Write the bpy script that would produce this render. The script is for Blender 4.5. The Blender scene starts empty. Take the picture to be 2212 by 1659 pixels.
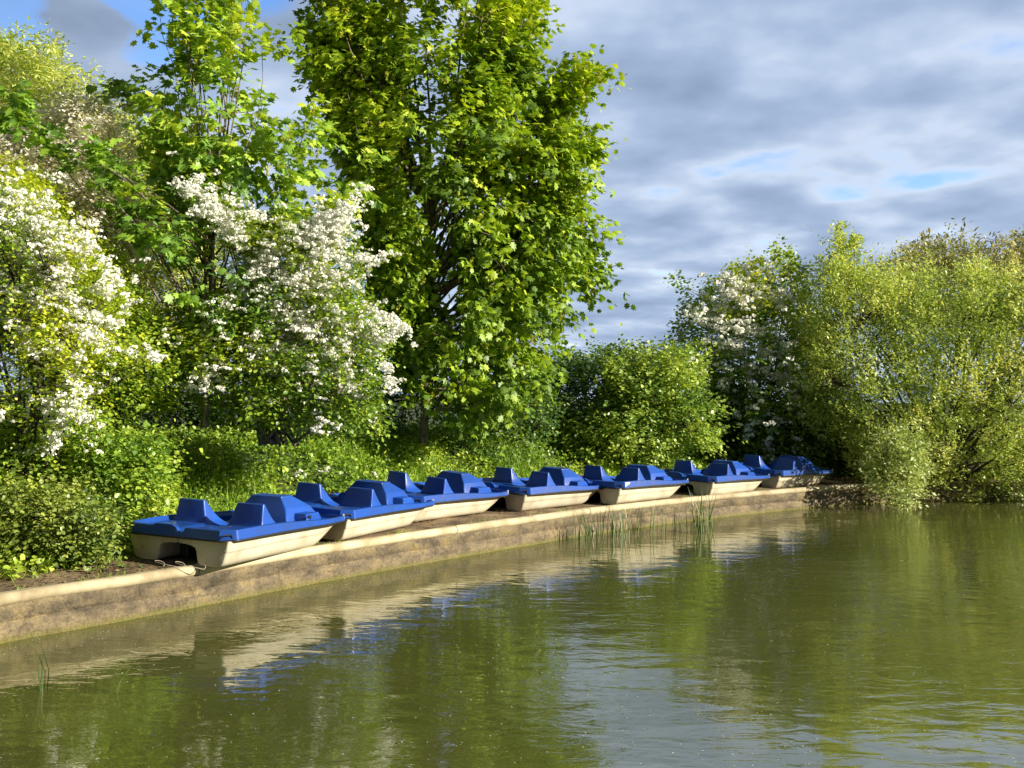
import bpy, bmesh, math, random
import numpy as np
from mathutils import Vector, Matrix, noise as mnoise

sc = bpy.context.scene
COL = sc.collection
R = math.radians

# ------------------------------------------------------------------ camera
FPX, YH, CAMH, ROLL = 1900.0, 856.4, 1.949, 0.012
cam_d = bpy.data.cameras.new("camera")
cam_d.sensor_width = 36.0
cam_d.lens = 36.0 * FPX / 2212.0
cam_d.shift_y = (YH - 829.5) / 2212.0
cam_d.clip_start = 0.05
cam_d.clip_end = 5000
cam = bpy.data.objects.new("camera", cam_d)
COL.objects.link(cam)
cam.location = (0, 0, CAMH)
cam.rotation_euler = (R(90), -ROLL, 0)
sc.camera = cam

# ------------------------------------------------------------------ light
SUN_AZ = R(-20)          # direction to the sun, measured from +X towards +Y
SUN_EL = R(22)
sun_dir = Vector((math.cos(SUN_AZ) * math.cos(SUN_EL), math.sin(SUN_AZ) * math.cos(SUN_EL), math.sin(SUN_EL)))
sd = bpy.data.lights.new("sun", 'SUN')
sd.energy = 5.0
sd.angle = R(0.5)
sd.color = (1.0, 0.91, 0.73)
so = bpy.data.objects.new("sun", sd)
COL.objects.link(so)
so.rotation_euler = sun_dir.to_track_quat('Z', 'Y').to_euler()
so.location = (20, -8, 20)

world = bpy.data.worlds.new("World")
sc.world = world
world.use_nodes = True
wn, wl = world.node_tree.nodes, world.node_tree.links
wn.clear()

def N(nodes, typ, **kw):
    n = nodes.new(typ)
    for k, v in kw.items():
        if k.startswith('i_'):
            n.inputs[k[2:].replace('_', ' ')].default_value = v
        elif k.startswith('n_'):
            n.inputs[int(k[2:])].default_value = v
        else:
            setattr(n, k, v)
    return n

def ramp(nodes, stops, interp='LINEAR'):
    r = nodes.new('ShaderNodeValToRGB')
    cr = r.color_ramp
    cr.interpolation = interp
    while len(cr.elements) < len(stops):
        cr.elements.new(0.5)
    for e, (p, c) in zip(cr.elements, stops):
        e.position = p
        e.color = c if len(c) == 4 else (*c, 1)
    return r

out = N(wn, 'ShaderNodeOutputWorld')
sky = N(wn, 'ShaderNodeTexSky', sky_type='NISHITA')
sky.sun_disc = False
sky.sun_elevation = SUN_EL
sky.sun_rotation = math.pi / 2 - SUN_AZ
bg_sky = N(wn, 'ShaderNodeBackground')
bg_sky.inputs['Strength'].default_value = 0.12
tc = N(wn, 'ShaderNodeTexCoord')
sep = N(wn, 'ShaderNodeSeparateXYZ')
wl.new(tc.outputs['Generated'], sep.inputs[0])
zz = N(wn, 'ShaderNodeMath', operation='MAXIMUM'); zz.inputs[1].default_value = 0.0
wl.new(sep.outputs['Z'], zz.inputs[0])
za = N(wn, 'ShaderNodeMath', operation='ADD'); za.inputs[1].default_value = 0.16
wl.new(zz.outputs[0], za.inputs[0])
dx = N(wn, 'ShaderNodeMath', operation='DIVIDE'); dy = N(wn, 'ShaderNodeMath', operation='DIVIDE')
wl.new(sep.outputs['X'], dx.inputs[0]); wl.new(za.outputs[0], dx.inputs[1])
wl.new(sep.outputs['Y'], dy.inputs[0]); wl.new(za.outputs[0], dy.inputs[1])
cmb = N(wn, 'ShaderNodeCombineXYZ')
wl.new(dx.outputs[0], cmb.inputs[0]); wl.new(dy.outputs[0], cmb.inputs[1])
mp = N(wn, 'ShaderNodeMapping')
mp.inputs['Location'].default_value = (3.1, 7.4, 0)
mp.inputs['Rotation'].default_value = (0, 0, R(20))
wl.new(cmb.outputs[0], mp.inputs[0])
n1 = N(wn, 'ShaderNodeTexNoise', i_Scale=2.0, i_Detail=4.5, i_Roughness=0.42, i_Distortion=0.05)
wl.new(mp.outputs[0], n1.inputs['Vector'])
n2 = N(wn, 'ShaderNodeTexNoise', i_Scale=4.2, i_Detail=4.0, i_Roughness=0.45, i_Distortion=0.0)
mp2 = N(wn, 'ShaderNodeMapping'); mp2.inputs['Location'].default_value = (11.0, 1.7, 4.0)
wl.new(cmb.outputs[0], mp2.inputs[0]); wl.new(mp2.outputs[0], n2.inputs['Vector'])
# the two clear gaps of the sky (left of the tall trees)
gap = None
def gap_at(vec, r0, r1, prev):
    d = N(wn, 'ShaderNodeVectorMath', operation='DISTANCE')
    nv = N(wn, 'ShaderNodeVectorMath', operation='NORMALIZE')
    wl.new(tc.outputs['Generated'], nv.inputs[0])
    wl.new(nv.outputs[0], d.inputs[0])
    v = Vector(vec).normalized()
    d.inputs[1].default_value = v
    mr = N(wn, 'ShaderNodeMapRange'); mr.interpolation_type = 'SMOOTHSTEP'
    mr.inputs['From Min'].default_value = r0; mr.inputs['From Max'].default_value = r1
    mr.inputs['To Min'].default_value = 1.0; mr.inputs['To Max'].default_value = 0.0
    wl.new(d.outputs['Value'], mr.inputs['Value'])
    if prev is None:
        return mr
    mx = N(wn, 'ShaderNodeMath', operation='MAXIMUM')
    wl.new(prev.outputs[0], mx.inputs[0]); wl.new(mr.outputs[0], mx.inputs[1])
    return mx
def dirpx(px, py):
    return ((px - 1106) / FPX, 1.0, (YH - py) / FPX)
gap = gap_at(dirpx(330, 10), 0.0, 0.105, gap)
gap = gap_at(dirpx(10, 30), 0.0, 0.085, gap)
gap = gap_at(dirpx(560, -20), 0.0, 0.09, gap)
g2 = N(wn, 'ShaderNodeMath', operation='MULTIPLY_ADD'); g2.inputs[1].default_value = -0.30
wl.new(gap.outputs[0], g2.inputs[0])
mask = ramp(wn, [(0.33, (0, 0, 0)), (0.435, (1, 1, 1))], 'EASE')
wl.new(g2.outputs[0], mask.inputs[0])
ccol = ramp(wn, [(0.36, (0.72, 0.78, 0.87)), (0.45, (0.48, 0.58, 0.75)), (0.53, (0.355, 0.46, 0.64)), (0.68, (0.24, 0.32, 0.47))])
cm = N(wn, 'ShaderNodeMath', operation='MULTIPLY_ADD'); cm.inputs[1].default_value = 0.55
hf = N(wn, 'ShaderNodeMath', operation='MULTIPLY'); hf.inputs[1].default_value = 0.45
wl.new(n1.outputs['Fac'], hf.inputs[0])
wl.new(n2.outputs['Fac'], cm.inputs[0]); wl.new(hf.outputs[0], cm.inputs[2])
wl.new(cm.outputs[0], ccol.inputs[0]); wl.new(cm.outputs[0], g2.inputs[2])
bg_cl = N(wn, 'ShaderNodeBackground'); bg_cl.inputs['Strength'].default_value = 0.62
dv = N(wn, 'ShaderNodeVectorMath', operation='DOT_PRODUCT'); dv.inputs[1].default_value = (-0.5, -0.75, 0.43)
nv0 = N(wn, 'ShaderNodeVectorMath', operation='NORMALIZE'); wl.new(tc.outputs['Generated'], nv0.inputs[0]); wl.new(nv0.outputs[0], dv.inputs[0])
dk = N(wn, 'ShaderNodeMapRange'); dk.interpolation_type = 'SMOOTHSTEP'  # cloud dimming added behind, left and overhead to cut fill on shaded faces
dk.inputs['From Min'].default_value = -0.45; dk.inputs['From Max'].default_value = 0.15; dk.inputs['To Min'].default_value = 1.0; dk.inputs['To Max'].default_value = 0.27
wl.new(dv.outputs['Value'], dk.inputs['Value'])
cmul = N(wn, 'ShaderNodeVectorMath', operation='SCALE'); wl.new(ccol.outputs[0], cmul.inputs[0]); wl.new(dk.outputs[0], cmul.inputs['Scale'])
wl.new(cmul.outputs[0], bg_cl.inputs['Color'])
hs = N(wn, 'ShaderNodeHueSaturation'); hs.inputs['Saturation'].default_value = 1.35; hs.inputs['Hue'].default_value = 0.515; hs.inputs['Value'].default_value = 1.25
wl.new(sky.outputs[0], hs.inputs['Color'])
wl.new(hs.outputs[0], bg_sky.inputs['Color'])
mixw = N(wn, 'ShaderNodeMixShader')
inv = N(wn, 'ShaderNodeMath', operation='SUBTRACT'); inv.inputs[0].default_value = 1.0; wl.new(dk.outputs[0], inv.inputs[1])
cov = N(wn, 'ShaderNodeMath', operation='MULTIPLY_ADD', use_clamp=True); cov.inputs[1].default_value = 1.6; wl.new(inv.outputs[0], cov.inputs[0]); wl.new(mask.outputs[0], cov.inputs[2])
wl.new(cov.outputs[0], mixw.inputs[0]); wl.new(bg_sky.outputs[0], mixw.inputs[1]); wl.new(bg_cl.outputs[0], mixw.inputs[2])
wl.new(mixw.outputs[0], out.inputs[0])

sc.view_settings.view_transform = 'Standard'
sc.view_settings.look = 'None'
sc.view_settings.exposure = 0.9
sc.view_settings.gamma = 1.0
sc.view_settings.use_curve_mapping = False
sc.render.engine = 'CYCLES'
sc.cycles.max_bounces = 8
sc.cycles.transparent_max_bounces = 8
sc.cycles.caustics_reflective = False
sc.cycles.caustics_refractive = False

WATER = -0.431

def at(px, py, Y):
    """point that stands at depth Y where the photograph (2212 px wide) shows (px, py)"""
    xx = px - 1106.0
    yy = py - 829.5
    qy = (yy - ROLL * xx) / (1 + ROLL * ROLL)
    qx = xx + ROLL * qy
    return Vector((qx * Y / FPX, Y, CAMH - (qy - (YH - 829.5)) * Y / FPX))

# ------------------------------------------------------------------ helpers
def tag(o, label=None, cat=None, group=None, kind=None):
    if label: o['label'] = label
    if cat: o['category'] = cat
    if group: o['group'] = group
    if kind: o['kind'] = kind
    return o

def empty(name, loc, rz=0.0):
    o = bpy.data.objects.new(name, None)
    COL.objects.link(o)
    o.location = loc
    o.rotation_euler = (0, 0, rz)
    o.empty_display_size = 0.2
    return o

def link(name, me, mat, parent=None):
    o = bpy.data.objects.new(name, me)
    COL.objects.link(o)
    if mat is not None:
        me.materials.append(mat)
    if parent is not None:
        o.parent = parent
        # world-space meshes under an empty that sits elsewhere
    return o

def mesh_np(name, V, F, attr=None, smooth=False):
    """V (n,3), F (m,k) same-size faces, attr (m,) per face float"""
    V = np.asarray(V, dtype=np.float32); F = np.asarray(F, dtype=np.int32)
    me = bpy.data.meshes.new(name)
    m, k = F.shape
    me.vertices.add(len(V)); me.vertices.foreach_set('co', V.ravel())
    me.loops.add(m * k); me.loops.foreach_set('vertex_index', F.ravel())
    me.polygons.add(m)
    me.polygons.foreach_set('loop_start', np.arange(0, m * k, k, dtype=np.int32))
    me.polygons.foreach_set('loop_total', np.full(m, k, dtype=np.int32))
    if smooth:
        me.polygons.foreach_set('use_smooth', np.ones(m, dtype=bool))
    me.update(calc_edges=True)
    if attr is not None:
        a = me.attributes.new('tint', 'FLOAT', 'FACE')
        a.data.foreach_set('value', np.asarray(attr, dtype=np.float32))
    return me

def child_mesh(name, V, F, mat, root, attr=None, smooth=False):
    """world-space vertices stored relative to the root empty"""
    off = np.array(root.location) if root is not None else np.zeros(3)
    me = mesh_np(name, np.asarray(V) - off, F, attr, smooth)
    o = bpy.data.objects.new(name, me)
    COL.objects.link(o)
    me.materials.append(mat)
    if root is not None: o.parent = root
    return o

class MB:
    def __init__(s): s.v = []; s.f = []
    def add(s, vs, fs):
        b = len(s.v); s.v += [tuple(v) for v in vs]; s.f += [tuple(b + i for i in f) for f in fs]
    def box(s, a, b):
        (x0, y0, z0), (x1, y1, z1) = a, b
        s.add([(x0,y0,z0),(x1,y0,z0),(x1,y1,z0),(x0,y1,z0),(x0,y0,z1),(x1,y0,z1),(x1,y1,z1),(x0,y1,z1)],
              [(0,3,2,1),(4,5,6,7),(0,1,5,4),(1,2,6,5),(2,3,7,6),(3,0,4,7)])
    def tube(s, pts, rad, n=8, closed=False, cap=True):
        pts = [Vector(p) for p in pts]; m = len(pts); b = len(s.v)
        prev = None
        for i, p in enumerate(pts):
            if closed: t = pts[(i+1) % m] - pts[i-1]
            else: t = pts[min(i+1, m-1)] - pts[max(i-1, 0)]
            if t.length < 1e-9: t = Vector((0, 0, 1))
            t.normalize()
            if prev is None:
                a = t.orthogonal().normalized()
            else:
                a = (prev - t * prev.dot(t))
                a = a.normalized() if a.length > 1e-6 else t.orthogonal().normalized()
            prev = a; c = t.cross(a)
            r = rad[i] if hasattr(rad, '__len__') else rad
            for k in range(n):
                an = 2 * math.pi * k / n
                s.v.append(tuple(p + a * (r * math.cos(an)) + c * (r * math.sin(an))))
        for i in range(m if closed else m - 1):
            j = (i + 1) % m
            for k in range(n):
                l = (k + 1) % n
                s.f.append((b+i*n+k, b+i*n+l, b+j*n+l, b+j*n+k))
        if cap and not closed:
            s.f.append(tuple(b + k for k in reversed(range(n)))); s.f.append(tuple(b + (m-1)*n + k for k in range(n)))
    def loft(s, rings, cap=True):
        b = len(s.v); n = len(rings[0])
        for r in rings: s.v += [tuple(p) for p in r]
        for i in range(len(rings) - 1):
            for k in range(n):
                l = (k + 1) % n
                s.f.append((b+i*n+k, b+i*n+l, b+(i+1)*n+l, b+(i+1)*n+k))
        if cap:
            s.f.append(tuple(b + k for k in reversed(range(n)))); s.f.append(tuple(b + (len(rings)-1)*n + k for k in range(n)))
    def mesh(s, name, smooth=False, auto=None):
        me = bpy.data.meshes.new(name); me.from_pydata(s.v, [], s.f)
        bm = bmesh.new(); bm.from_mesh(me); bmesh.ops.recalc_face_normals(bm, faces=bm.faces); bm.to_mesh(me); bm.free()
        if smooth:
            for p in me.polygons: p.use_smooth = True
            if auto:
                me.set_sharp_from_angle(angle=R(auto))
        return me
    def build(s, name, mat, parent=None, smooth=False, auto=None):
        return link(name, s.mesh(name, smooth, auto), mat, parent)

# ------------------------------------------------------------------ materials
def new_mat(name):
    m = bpy.data.materials.new(name); m.use_nodes = True
    m.node_tree.nodes.clear()
    return m, m.node_tree.nodes, m.node_tree.links

def leaf_mat(name, cols, trans=0.45, gloss=0.06, rough=0.45, tboost=(1.25, 1.15, 0.7)):
    m, n, l = new_mat(name)
    o = N(n, 'ShaderNodeOutputMaterial')
    at_ = N(n, 'ShaderNodeAttribute', attribute_name='tint')
    k = len(cols)
    r = ramp(n, [(i / (k - 1), c) for i, c in enumerate(cols)])
    l.new(at_.outputs['Fac'], r.inputs[0])
    d = N(n, 'ShaderNodeBsdfDiffuse'); l.new(r.outputs[0], d.inputs['Color'])
    t = N(n, 'ShaderNodeBsdfTranslucent')
    mul = N(n, 'ShaderNodeMix', data_type='RGBA', blend_type='MULTIPLY'); mul.inputs['Factor'].default_value = 1.0
    l.new(r.outputs[0], mul.inputs[6]); mul.inputs[7].default_value = (*tboost, 1)
    l.new(mul.outputs[2], t.inputs['Color'])
    mx = N(n, 'ShaderNodeMixShader'); mx.inputs[0].default_value = trans
    l.new(d.outputs[0], mx.inputs[1]); l.new(t.outputs[0], mx.inputs[2])
    g = N(n, 'ShaderNodeBsdfGlossy'); g.inputs['Roughness'].default_value = rough
    g.inputs['Color'].default_value = (1, 1, 1, 1)
    mx2 = N(n, 'ShaderNodeMixShader'); mx2.inputs[0].default_value = gloss
    l.new(mx.outputs[0], mx2.inputs[1]); l.new(g.outputs[0], mx2.inputs[2])
    l.new(mx2.outputs[0], o.inputs[0])
    return m

M = {}
M['maple'] = leaf_mat('maple_leaf', [(0.112,0.208,0.021),(0.229,0.381,0.021),(0.393,0.54,0.025),(0.556,0.663,0.034)], 0.34, 0.035, 0.5)
M['maple_left'] = leaf_mat('sycamore_leaf', [(0.123,0.251,0.035),(0.248,0.444,0.046),(0.41,0.59,0.055),(0.617,0.737,0.072)], 0.34, 0.05, 0.5)
M['haw'] = leaf_mat('hawthorn_leaf', [(0.097,0.191,0.023),(0.196,0.347,0.027),(0.367,0.517,0.039),(0.611,0.673,0.039)], 0.42, 0.05)
M['haw_gold'] = leaf_mat('golden_leaf', [(0.171,0.285,0.034),(0.315,0.465,0.046),(0.472,0.607,0.058),(0.6,0.678,0.07)], 0.45, 0.04)
M['hedge'] = leaf_mat('hedge_leaf', [(0.076,0.158,0.034),(0.153,0.29,0.046),(0.305,0.459,0.07),(0.508,0.629,0.092)], 0.4, 0.07)
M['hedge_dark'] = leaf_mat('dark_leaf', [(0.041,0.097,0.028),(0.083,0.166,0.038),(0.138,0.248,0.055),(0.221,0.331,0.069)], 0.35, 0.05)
M['willow'] = leaf_mat('willow_leaf', [(0.196,0.299,0.072),(0.364,0.488,0.11),(0.591,0.706,0.184),(0.807,0.807,0.329)], 0.42, 0.05)
M['willow_back'] = leaf_mat('far_willow_leaf', [(0.33,0.425,0.101),(0.577,0.725,0.18),(0.743,0.782,0.256),(0.743,0.782,0.408)], 0.4, 0.03)
M['willow_pale'] = leaf_mat('pale_willow_leaf', [(0.182,0.27,0.076),(0.333,0.447,0.137),(0.516,0.606,0.228),(0.683,0.749,0.365)], 0.4, 0.05)
M['brown_willow'] = leaf_mat('brown_willow_leaf', [(0.196,0.208,0.083),(0.333,0.352,0.145),(0.47,0.476,0.208),(0.646,0.601,0.311)], 0.35, 0.03)
M['pale_bush'] = leaf_mat('pale_bush_leaf', [(0.448,0.448,0.22),(0.834,0.804,0.485),(0.85,0.85,0.85),(0.85,0.85,0.85)], 0.35, 0.03)
M['grass'] = leaf_mat('grass_blade', [(0.133,0.268,0.023),(0.239,0.429,0.033),(0.373,0.59,0.037),(0.584,0.698,0.093)], 0.4, 0.05)
M['nettle'] = leaf_mat('nettle_leaf', [(0.121,0.24,0.034),(0.241,0.404,0.048),(0.392,0.556,0.059),(0.605,0.707,0.094)], 0.4, 0.05)
M['thicket'] = leaf_mat('thicket_leaf', [(0.043,0.067,0.017),(0.098,0.177,0.025),(0.21,0.296,0.035),(0.421,0.488,0.086)], 0.35, 0.07)
M['petal'] = leaf_mat('white_petal', [(0.74,0.74,0.66),(0.85,0.85,0.79),(0.90,0.90,0.86),(0.92,0.92,0.90)], 0.3, 0.0, tboost=(1, 1, 0.9))
M['catkin'] = leaf_mat('yellow_catkin', [(0.30,0.33,0.04),(0.44,0.46,0.06),(0.55,0.54,0.10)], 0.35, 0.0)
M['litter'] = leaf_mat('dry_litter', [(0.06,0.035,0.02),(0.14,0.09,0.05),(0.25,0.18,0.10),(0.40,0.33,0.2)], 0.1, 0.0)
M['reed'] = leaf_mat('reed_blade', [(0.046,0.091,0.026),(0.091,0.169,0.039),(0.156,0.247,0.065)], 0.3, 0.05)

def bark_mat(name, c1, c2):
    m, n, l = new_mat(name)
    o = N(n, 'ShaderNodeOutputMaterial'); p = N(n, 'ShaderNodeBsdfPrincipled'); p.inputs['Roughness'].default_value = 0.85
    t = N(n, 'ShaderNodeTexCoord'); z = N(n, 'ShaderNodeTexNoise', i_Scale=9.0, i_Detail=6.0)
    mpn = N(n, 'ShaderNodeMapping'); mpn.inputs['Scale'].default_value = (2.5, 2.5, 0.7)
    l.new(t.outputs['Object'], mpn.inputs[0]); l.new(mpn.outputs[0], z.inputs['Vector'])
    r = ramp(n, [(0.35, c1), (0.65, c2)]); l.new(z.outputs['Fac'], r.inputs[0])
    l.new(r.outputs[0], p.inputs['Base Color'])
    b = N(n, 'ShaderNodeBump'); b.inputs['Distance'].default_value = 0.02; b.inputs['Strength'].default_value = 0.6
    l.new(z.outputs['Fac'], b.inputs['Height']); l.new(b.outputs[0], p.inputs['Normal'])
    l.new(p.outputs[0], o.inputs[0])
    return m
M['bark'] = bark_mat('bark', (0.07,0.055,0.04), (0.24,0.20,0.15))
M['bark_dark'] = bark_mat('dark_bark', (0.03,0.024,0.018), (0.09,0.07,0.05))

def plastic(name, col, rough, bump=0.0, dirt=None, coat=0.0, var=0.12, nscale=3.0):
    m, n, l = new_mat(name)
    o = N(n, 'ShaderNodeOutputMaterial'); p = N(n, 'ShaderNodeBsdfPrincipled')
    p.inputs['Roughness'].default_value = rough
    if coat: p.inputs['Coat Weight'].default_value = coat; p.inputs['Coat Roughness'].default_value = 0.2
    t = N(n, 'ShaderNodeTexCoord'); z = N(n, 'ShaderNodeTexNoise', i_Scale=nscale, i_Detail=8.0, i_Roughness=0.6)
    l.new(t.outputs['Object'], z.inputs['Vector'])
    c2 = dirt or tuple(c * (1 - 2 * var) for c in col)
    r = ramp(n, [(0.36, c2), (0.55, col), (0.8, tuple(min(1, c * (1 + var)) for c in col))]); l.new(z.outputs['Fac'], r.inputs[0])
    oi = N(n, 'ShaderNodeObjectInfo'); fd = N(n, 'ShaderNodeMapRange'); fd.inputs['To Min'].default_value = 0.86; fd.inputs['To Max'].default_value = 1.12
    l.new(oi.outputs['Random'], fd.inputs['Value']); hv = N(n, 'ShaderNodeHueSaturation'); l.new(fd.outputs[0], hv.inputs['Value']); l.new(r.outputs[0], hv.inputs['Color'])
    l.new(hv.outputs[0], p.inputs['Base Color'])
    rr = N(n, 'ShaderNodeMapRange'); rr.inputs['To Min'].default_value = rough + 0.15; rr.inputs['To Max'].default_value = rough - 0.08
    l.new(z.outputs['Fac'], rr.inputs['Value']); l.new(rr.outputs[0], p.inputs['Roughness'])
    if bump:
        b = N(n, 'ShaderNodeBump'); b.inputs['Distance'].default_value = bump
        z2 = N(n, 'ShaderNodeTexNoise', i_Scale=14.0, i_Detail=3.0); l.new(t.outputs['Object'], z2.inputs['Vector'])
        l.new(z2.outputs['Fac'], b.inputs['Height']); l.new(b.outputs[0], p.inputs['Normal'])
    l.new(p.outputs[0], o.inputs[0])
    return m
M['blue'] = plastic('blue_plastic', (0.013, 0.074, 0.39), 0.27, 0.0015, dirt=(0.016, 0.064, 0.30))
M['cream'] = plastic('cream_plastic', (0.58, 0.53, 0.42), 0.4, 0.002, dirt=(0.45, 0.40, 0.29))
M['rubber'] = plastic('black_rubber', (0.012, 0.012, 0.013), 0.5)
M['black'] = plastic('black_plastic', (0.01, 0.01, 0.011), 0.6)
M['metal'] = plastic('grey_metal', (0.35, 0.33, 0.30), 0.35)
M['white'] = plastic('white_label', (0.78, 0.76, 0.70), 0.6, dirt=(0.6, 0.58, 0.52))
M['grey'] = plastic('grey_print', (0.30, 0.29, 0.28), 0.6)
M['pipe'] = plastic('cream_coping', (0.50, 0.43, 0.28), 0.7, 0.003, dirt=(0.30, 0.24, 0.14), nscale=2.5)
M['rope'] = plastic('pale_wire', (0.4, 0.36, 0.28), 0.7)

# wall concrete
m, n, l = new_mat('stained_concrete')
o = N(n, 'ShaderNodeOutputMaterial'); p = N(n, 'ShaderNodeBsdfPrincipled'); p.inputs['Roughness'].default_value = 0.85
g = N(n, 'ShaderNodeNewGeometry')
mpn = N(n, 'ShaderNodeMapping'); mpn.inputs['Scale'].default_value = (1.6, 1.6, 3.4); l.new(g.outputs['Position'], mpn.inputs[0])
za1 = N(n, 'ShaderNodeTexNoise', i_Scale=1.6, i_Detail=8.0, i_Roughness=0.62); l.new(mpn.outputs[0], za1.inputs['Vector'])
zb1 = N(n, 'ShaderNodeTexNoise', i_Scale=11.0, i_Detail=8.0, i_Roughness=0.78); l.new(g.outputs['Position'], zb1.inputs['Vector'])
r1 = ramp(n, [(0.32, (0.08,0.065,0.045)), (0.45, (0.17,0.135,0.088)), (0.56, (0.25,0.20,0.12)), (0.70, (0.29,0.22,0.09))]); l.new(za1.outputs['Fac'], r1.inputs[0])
r2 = ramp(n, [(0.30, (0.25,0.22,0.2)), (0.46, (0.9,0.9,0.9)), (0.7, (1.25,1.2,1.1))]); l.new(zb1.outputs['Fac'], r2.inputs[0])
mm = N(n, 'ShaderNodeMix', data_type='RGBA', blend_type='MULTIPLY'); mm.inputs['Factor'].default_value = 0.85
l.new(r1.outputs[0], mm.inputs[6]); l.new(r2.outputs[0], mm.inputs[7])
vo = N(n, 'ShaderNodeTexVoronoi', feature='DISTANCE_TO_EDGE'); vo.inputs['Scale'].default_value = 1.1
vm = N(n, 'ShaderNodeVectorMath', operation='ADD'); vs_ = N(n, 'ShaderNodeVectorMath', operation='SCALE'); vs_.inputs['Scale'].default_value = 0.25
l.new(zb1.outputs['Color'], vs_.inputs[0]); l.new(g.outputs['Position'], vm.inputs[0]); l.new(vs_.outputs[0], vm.inputs[1]); l.new(vm.outputs[0], vo.inputs['Vector'])
vr = ramp(n, [(0.0, (0.25,0.22,0.2)), (0.012, (1,1,1))]); l.new(vo.outputs['Distance'], vr.inputs[0])
mk = N(n, 'ShaderNodeMix', data_type='RGBA', blend_type='MULTIPLY'); mk.inputs['Factor'].default_value = 0.8
l.new(mm.outputs[2], mk.inputs[6]); l.new(vr.outputs[0], mk.inputs[7]); mm = mk
sp = N(n, 'ShaderNodeSeparateXYZ'); l.new(g.outputs['Position'], sp.inputs[0])
ad = N(n, 'ShaderNodeMath', operation='MULTIPLY_ADD'); ad.inputs[1].default_value = 0.12; l.new(zb1.outputs['Fac'], ad.inputs[0]); l.new(sp.outputs['Z'], ad.inputs[2])
mr = N(n, 'ShaderNodeMapRange'); mr.inputs['From Min'].default_value = -0.40; mr.inputs['From Max'].default_value = -0.29
mr.inputs['To Min'].default_value = 1; mr.inputs['To Max'].default_value = 0; l.new(ad.outputs[0], mr.inputs['Value'])
m3 = N(n, 'ShaderNodeMix', data_type='RGBA'); l.new(mr.outputs[0], m3.inputs['Factor']); l.new(mm.outputs[2], m3.inputs[6]); m3.inputs[7].default_value = (0.17, 0.16, 0.025, 1)
l.new(m3.outputs[2], p.inputs['Base Color'])
zf = N(n, 'ShaderNodeTexNoise', i_Scale=38.0, i_Detail=4.0, i_Roughness=0.7); l.new(g.outputs['Position'], zf.inputs['Vector'])
rf = ramp(n, [(0.38, (0.45,0.42,0.40)), (0.55, (1.0,1.0,1.0)), (0.72, (1.3,1.28,1.2))]); l.new(zf.outputs['Fac'], rf.inputs[0])
mf = N(n, 'ShaderNodeMix', data_type='RGBA', blend_type='MULTIPLY'); mf.inputs['Factor'].default_value = 0.55; l.new(m3.outputs[2], mf.inputs[6]); l.new(rf.outputs[0], mf.inputs[7]); l.new(mf.outputs[2], p.inputs['Base Color'])
b = N(n, 'ShaderNodeBump'); b.inputs['Distance'].default_value = 0.03; b.inputs['Strength'].default_value = 0.9
l.new(zb1.outputs['Fac'], b.inputs['Height']); l.new(b.outputs[0], p.inputs['Normal']); l.new(p.outputs[0], o.inputs[0])
M['wall'] = m

# ground
m, n, l = new_mat('bank_soil')
o = N(n, 'ShaderNodeOutputMaterial'); p = N(n, 'ShaderNodeBsdfPrincipled'); p.inputs['Roughness'].default_value = 0.95
g = N(n, 'ShaderNodeNewGeometry')
za1 = N(n, 'ShaderNodeTexNoise', i_Scale=2.2, i_Detail=9.0, i_Roughness=0.65); l.new(g.outputs['Position'], za1.inputs['Vector'])
zb1 = N(n, 'ShaderNodeTexNoise', i_Scale=22.0, i_Detail=5.0, i_Roughness=0.7); l.new(g.outputs['Position'], zb1.inputs['Vector'])
r1 = ramp(n, [(0.35, (0.10,0.068,0.04)), (0.5, (0.21,0.15,0.085)), (0.65, (0.31,0.23,0.135))]); l.new(za1.outputs['Fac'], r1.inputs[0])
r2 = ramp(n, [(0.35, (0.4,0.36,0.33)), (0.5, (1,1,1)), (0.7, (1.3,1.25,1.2))]); l.new(zb1.outputs['Fac'], r2.inputs[0])
mm = N(n, 'ShaderNodeMix', data_type='RGBA', blend_type='MULTIPLY'); mm.inputs['Factor'].default_value = 0.8
l.new(r1.outputs[0], mm.inputs[6]); l.new(r2.outputs[0], mm.inputs[7])
sp = N(n, 'ShaderNodeSeparateXYZ'); l.new(g.outputs['Position'], sp.inputs[0])
mr = N(n, 'ShaderNodeMapRange'); mr.inputs['From Min'].default_value = 0.12; mr.inputs['From Max'].default_value = 0.35; l.new(sp.outputs['Z'], mr.inputs['Value'])
m3 = N(n, 'ShaderNodeMix', data_type='RGBA'); l.new(mr.outputs[0], m3.inputs['Factor']); l.new(mm.outputs[2], m3.inputs[6]); m3.inputs[7].default_value = (0.05, 0.075, 0.02, 1)
l.new(m3.outputs[2], p.inputs['Base Color'])
b = N(n, 'ShaderNodeBump'); b.inputs['Distance'].default_value = 0.025
l.new(zb1.outputs['Fac'], b.inputs['Height']); l.new(b.outputs[0], p.inputs['Normal']); l.new(p.outputs[0], o.inputs[0])
M['soil'] = m

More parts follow.
